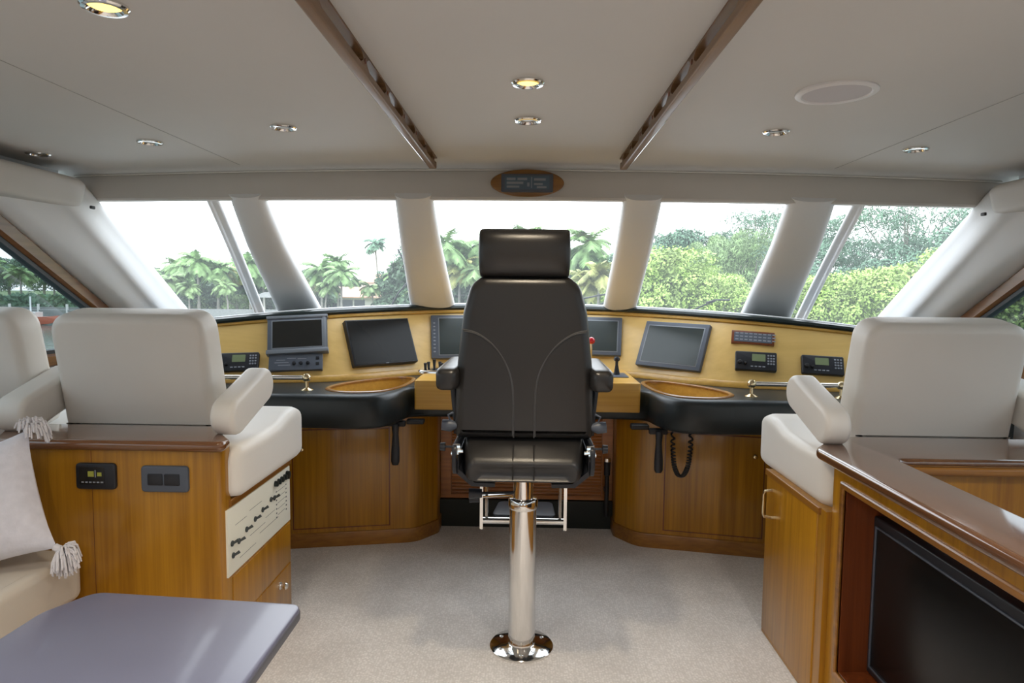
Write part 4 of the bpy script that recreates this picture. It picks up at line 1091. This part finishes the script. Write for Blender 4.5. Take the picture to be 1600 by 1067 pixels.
PR = dict(
    palmA=palm('palm_tree', 'p', M['leafA'], 11, 6.6, 3.2),
    palmB=palm('palm_tree', 'p', M['leafA'], 12, 5.4, 3.4),
    palmY=palm('palm_tree', 'p', M['leafY'], 13, 5.4, 3.4),
    palmD=palm('palm_tree', 'p', M['leafD'], 15, 4.6, 3.1),
    royal=palm('royal_palm', 'p', M['leafC'], 14, 11.2, 2.6, .2),
    bright=broad('broadleaf_tree', 'b', M['leafB'], 21, 3.6, 3.2, 3.2, blobs=22),
    darkt=broad('broadleaf_tree', 'b', M['leafC'], 22, 4.6, 3.8, 6.0, 15000, .16, 26),
    mid=broad('broadleaf_tree', 'b', M['leafD'], 23, 4.4, 4.4, 5.5, 15000, .15, 30, .45),
    wispy=broad('broadleaf_tree', 'b', M['leafC'], 24, 5.2, 2.6, 8.0, 5200, .17, 44, .15),
    shrub=broad('shrub', 'b', M['leafD'], 25, 3.4, 2.0, 1.4, 7000, .15, 20, group='shrubs along the shore'),
    shrubD=broad('shrub', 'b', M['leafC'], 26, 3.6, 2.4, 1.8, 7000, .15, 20, group='shrubs along the shore'),
)
PR['thicket'] = broad('thicket', 'b', leaf_mat('thicket_green', (.08, .14, .075)), 27, 5.0, 3.4, 2.4, 9000, .34, 18, group='thickets behind the palms')
first = {k: True for k in PR}
def put(k, X, Y, label, z=GZ, scale=1., rz=None):
    rz = rnd.uniform(0, 6.28) if rz is None else rz
    p = PR[k]
    if first[k]:
        first[k] = False; PR[k+'_o'] = p; p.location = (X, Y, z); p.scale = (scale,)*3; p.rotation_euler = (0, 0, rz); p['label'] = label; return p
    return dup(p, (X, Y, z), label, rz, scale=scale)
LP = 'palm in the dense grove seen through the outer left panes'
for (b, Y, k, s) in ((-.585, 100, 'palmB', .9), (-.555, 99, 'palmD', 1.0), (-.53, 103, 'palmA', 1.), (-.505, 99, 'palmA', 1.12), (-.475, 101, 'palmB', 1.15), (-.45, 106, 'palmY', 1.05), (-.425, 100, 'palmA', 1.1), (-.405, 104, 'palmB', 1.05), (-.385, 100, 'palmD', .9), (-.54, 110, 'palmA', 1.05), (-.49, 112, 'palmB', 1.1), (-.43, 112, 'palmA', 1.1), (-.46, 98, 'palmD', .8), (-.52, 98, 'palmD', .75)):
    put(k, b*Y, Y, LP, scale=s)
for (b, Y, k, s) in ((-.315, 100, 'palmB', 1.15), (-.29, 103, 'palmA', 1.12), (-.285, 97.5, 'palmB', 1.05), (-.31, 98, 'palmD', .85), (-.235, 101, 'palmD', .8), (-.335, 104, 'palmY', .8)):
    put(k, b*Y, Y, 'palm in the clump left of the orange roofed house', scale=s)
put('royal', -.228*120, 120, 'single tall palm rising alone against the sky', scale=1.05)
for (b, Y, k, s) in ((-.20, 100, 'palmD', .8), (-.195, 104, 'palmB', 1.05), (-.175, 102, 'palmD', 1.05), (-.185, 98, 'palmD', .65)):
    put(k, b*Y, Y, 'palm beside the middle-left pillar, right of the house', scale=s)
for (b, Y, k, s) in ((-.125, 92, 'palmA', 1.45), (-.105, 95, 'palmY', 1.2), (-.095, 98, 'palmB', 1.6), (-.08, 92, 'palmD', 1.35), (-.065, 96, 'palmA', 1.5), (-.035, 94, 'palmD', 1.3), (-.004, 99, 'palmA', 1.62), (.015, 90, 'palmB', 1.35), (.04, 92, 'palmD', 1.4), (.062, 82, 'palmB', 1.25), (.09, 80, 'palmA', 1.36), (.105, 62, 'palmY', .92), (.082, 64, 'palmY', .8), (.125, 78, 'palmB', 1.2), (.135, 66, 'palmD', .9), (.07, 66, 'palmD', .65)):
    put(k, b*Y, Y, 'palm in the grove behind the helm chair headrest', scale=s)
for (b, Y, s) in ((.155, 74, .85), (.215, 72, 1.05), (.248, 70, 1.08), (.275, 76, 1.0)): put('darkt', b*Y, Y, 'dark round tree behind the bright bush, right of centre', scale=s)
for (b, Y, s) in ((.30, 58, .92), (.335, 58, 1.0), (.37, 60, .95)): put('mid', b*Y, Y, 'feathery mid green tree beside the right outer pillar', scale=s)
for (b, Y, s) in ((.178, 50, .82), (.208, 46, 1.03), (.25, 47, .86), (.285, 44, .74), (.155, 50, .7), (.31, 45, .58), (.345, 44, .6), (.385, 42, .66), (.42, 42, .72), (.455, 41, .70), (.49, 40, .75), (.525, 39, .78), (.56, 38, .80), (.62, 38, .95), (.68, 38, 1.0), (.75, 38, 1.0)):
    put('bright', b*Y, Y, 'bright yellow-green bushy tree low on the right shore', scale=s)
for (b, Y, s) in ((.345, 62, 1.12), (.42, 55, .98), (.485, 57, .85), (.56, 50, 1.0), (.66, 52, 1.05), (.74, 52, 1.2)): put('wispy', b*Y, Y, 'tall thin-leaved tree against the sky on the right', scale=s)
for (b, Y, s) in ((.395, 50, .64), (.44, 50, .58), (.49, 48, .58), (.54, 46, .62), (.59, 45, .72), (.65, 45, .85), (.72, 45, 1.0)): put('darkt', b*Y, Y, 'dark tree behind the bright bushes at far right', scale=s)
for i in range(17):
    b = -.62+i*.029
    if -.34 < b < -.19: continue
    Y = 103+(i % 3)*3; put('shrubD' if i % 2 else 'shrub', b*Y, Y, 'low shrub among the palm trunks on the left shore', scale=.8)
for i in range(12):
    b = -.17+i*.026; Y = 103-(max(0, b)*180); put('shrub' if i % 2 else 'shrubD', b*Y, Y, 'low shrub on the shore behind the helm chair', scale=1.1)
# backdrop woods filling gaps behind
for i in range(15):
    b = -1.35+i*.055; Y = 120; put('darkt', b*Y, Y, 'dark tree on the far left shore beyond the dock', scale=.95 if b < -.6 else .62)
for i in range(14):
    b = -.62+i*.0235
    if -.34 < b < -.19: continue
    put('shrubD' if i % 3 else 'shrub', b*112, 112, 'dark shrub behind the left palm grove', scale=1.55 if b < -.36 else 1.15)
for i in range(13):
    b = -.21+i*.027; Y = 106; put('mid' if i % 2 else 'darkt', b*Y, Y, 'tall leafy tree behind the palms beyond the helm chair', scale=.95+.12*(i % 3)-(.25 if i < 2 else 0))
for i in range(9):
    b = -.60+i*.028; Y = 116; put('mid', b*Y, Y, 'leafy tree behind the palms of the left grove', scale=.62+.1*(i % 3))
for i in range(12):
    b = -1.25+i*.052; put('palmB' if i % 2 else 'palmA', b*108, 108, 'palm on the far left shore seen through the side window', scale=1.0)
# right side window view
for i in range(6):
    b = .85+i*.12; put('bright', b*40, 40, 'bushy tree on the shore seen through the right side window', scale=1.2)
for i in range(12):
    b = -.63+i*.0265; put('thicket', b*109, 109, 'dark thicket behind the palms of the left grove', scale=.95+.12*(i % 3))
for i in range(12):
    b = -.20+i*.028; put('thicket', b*101, 101, 'dark thicket behind the palms ahead of the helm', scale=(1.15+.15*(i % 3)) if i > 1 else .9)
for i in range(3):
    b = -.315+i*.03; put('thicket', b*124, 124, 'dark thicket behind the orange roofed house', scale=.95)
# house
t = thing('house', 'low white house with orange tiled roof among palms', 'house', (-31, 116, GZ))
mb = MB(); mb.box(-36.5, -25, 112, 122, GZ, .35); hw = obj('wall', mb, M['housew'], t)
mb = MB(); mb.add([(-37.3, 111.2, .25), (-24.2, 111.2, .25), (-24.2, 122.8, .25), (-37.3, 122.8, .25), (-34.5, 117, 2.0), (-26.5, 117, 2.0), (-37.3, 111.2, .1), (-24.2, 111.2, .1)], [(0, 1, 5, 4), (1, 2, 5), (2, 3, 4, 5), (3, 0, 4), (0, 6, 7, 1)]); obj('roof', mb, M['roof'], t)
for k in range(4):
    mb = MB(); mb.box(-36+k*2.1, -34.2+k*2.1, 111.9, 112.05, GZ+.1, -.25); obj('window', mb, M['dark'], hw)
mb = MB(); mb.box(-30, -23.6, 118, 126, 0, 2.9); mb.add([(-30.6, 117.5, 2.8), (-23, 117.5, 2.8), (-23, 126.5, 2.8), (-30.6, 126.5, 2.8), (-28, 121, 4.4), (-25.6, 121, 4.4)], [(0, 1, 5, 4), (1, 2, 5), (2, 3, 4, 5), (3, 0, 4)], mat=1); obj('upper_storey', mb, [M['housew'], M['roof']], t)
t = thing('boathouse', 'small pale roofed shelter at the water left of house', 'shelter', (-38, 98, GZ))
mb = MB(); mb.add([(-41, 96.4, .2), (-35, 96.4, .2), (-35, 101, .2), (-41, 101, .2), (-39.5, 98, 1.0), (-36.5, 98, 1.0)], [(0, 1, 5, 4), (1, 2, 5), (2, 3, 4, 5), (3, 0, 4), (0, 3, 2, 1)]); obj('roof', mb, M['stone'], t)
for x in (-40.6, -35.4):
    for y in (96.6, 100.6):
        mb = MB(); mb.box(x-.12, x+.12, y-.12, y+.12, -3, .2); obj('post', mb, M['housew'], t)
# dock and boat (left side window)
t = thing('dock', 'grey wooden dock on piles along the far left water', 'dock', (-68, 90, -3))
mb = MB(); mb.box(-84, -50, 88.5, 90.5, -1.9, -1.7); obj('decking', mb, M['stone'], t)
for k in range(9):
    mb = MB(); mb.tube([(-83+k*4, 88.6, -3.4), (-83+k*4, 88.6, -.9)], .16, 8); obj('pile', mb, M['housew'], t)
t = thing('boat', 'small orange-red motor boat moored at the far dock', 'boat', (-58, 76, -3))
mb = MB(); rings = []
for y, w, zk in ((0, .9, 0), (1.5, 1.0, 0), (3.5, 1.0, .05), (5, .7, .2), (6, .1, .5)):
    rings.append([Vector((-61+y, 76-w, -2.1+zk*.4)), Vector((-61+y, 76-w*.6, -3.05+zk)), Vector((-61+y, 76+w*.6, -3.05+zk)), Vector((-61+y, 76+w, -2.1+zk*.4))])
mb.loft(rings, smooth=False); obj('hull', mb, M['boatred'], t)
mb = MB(); mb.box(-60, -57.4, 75.4, 76.6, -2.1, -1.5); obj('cabin', mb, M['housew'], t)
mb = MB(); mb.tube([(-58.4, 76, -1.6), (-58.4, 76, .3)], .09, 6); obj('mast', mb, M['whitepaint'], t)

# ------------------------------------------------------------------ light
w = bpy.data.worlds.new('overcast'); sc.world = w; w.use_nodes = True
nt = w.node_tree; bg = nt.nodes['Background']
tc = nt.nodes.new('ShaderNodeTexCoord'); sx = nt.nodes.new('ShaderNodeSeparateXYZ'); rp = nt.nodes.new('ShaderNodeValToRGB')
n = nt.nodes.new('ShaderNodeTexNoise'); n.inputs['Scale'].default_value = 2.0; n.inputs['Detail'].default_value = 4
rp.color_ramp.elements[0].position = .0; rp.color_ramp.elements[0].color = (.93, .97, 1, 1)
rp.color_ramp.elements[1].position = .8; rp.color_ramp.elements[1].color = (.84, .92, 1, 1)
nt.links.new(tc.outputs['Generated'], sx.inputs[0]); nt.links.new(sx.outputs['Z'], rp.inputs['Fac']); nt.links.new(rp.outputs['Color'], bg.inputs['Color'])
bg.inputs['Strength'].default_value = 3.2
def area(name, loc, rot, sx_, sy_, e, col=(1, 1, 1)):
    l = bpy.data.lights.new(name, 'AREA'); l.shape = 'RECTANGLE'; l.size = sx_; l.size_y = sy_; l.energy = e; l.color = col
    o = bpy.data.objects.new(name, l); COL.objects.link(o); o.location = loc; o.rotation_euler = rot; return o
def spot(x, y, e, col=(1, .78, .5), ang=110):
    l = bpy.data.lights.new('downlight_and_fill', 'SPOT'); l.energy = e; l.color = col; l.spot_size = math.radians(ang); l.spot_blend = .9; l.shadow_soft_size = .04
    o = bpy.data.objects.new('downlight_and_fill', l); COL.objects.link(o); o.location = (x, y, zc(x)-.02); return o
spot(-.01, 2.108, 30, (1, .84, .62)); spot(-.979, 1.54, 14, (1, .84, .62))
for x, y in ((.97, 1.0), (-.98, .4), (.97, -.4), (-.01, .6), (-.98, -1), (-.01, -.9), (.97, -1.8)): spot(x, y, 46, (1, .93, .87), 140)  # added fill spots without fixtures, out of view, to brighten cabin and carpet

for o in bpy.data.objects:
    if '_o' in o: del o['_o']
vs_ = sc.view_settings
sc.display_settings.display_device = 'sRGB'
vs_.view_transform = 'Standard'; vs_.look = 'None'; vs_.exposure = 0.35; vs_.gamma = 1.0; vs_.use_curve_mapping = False
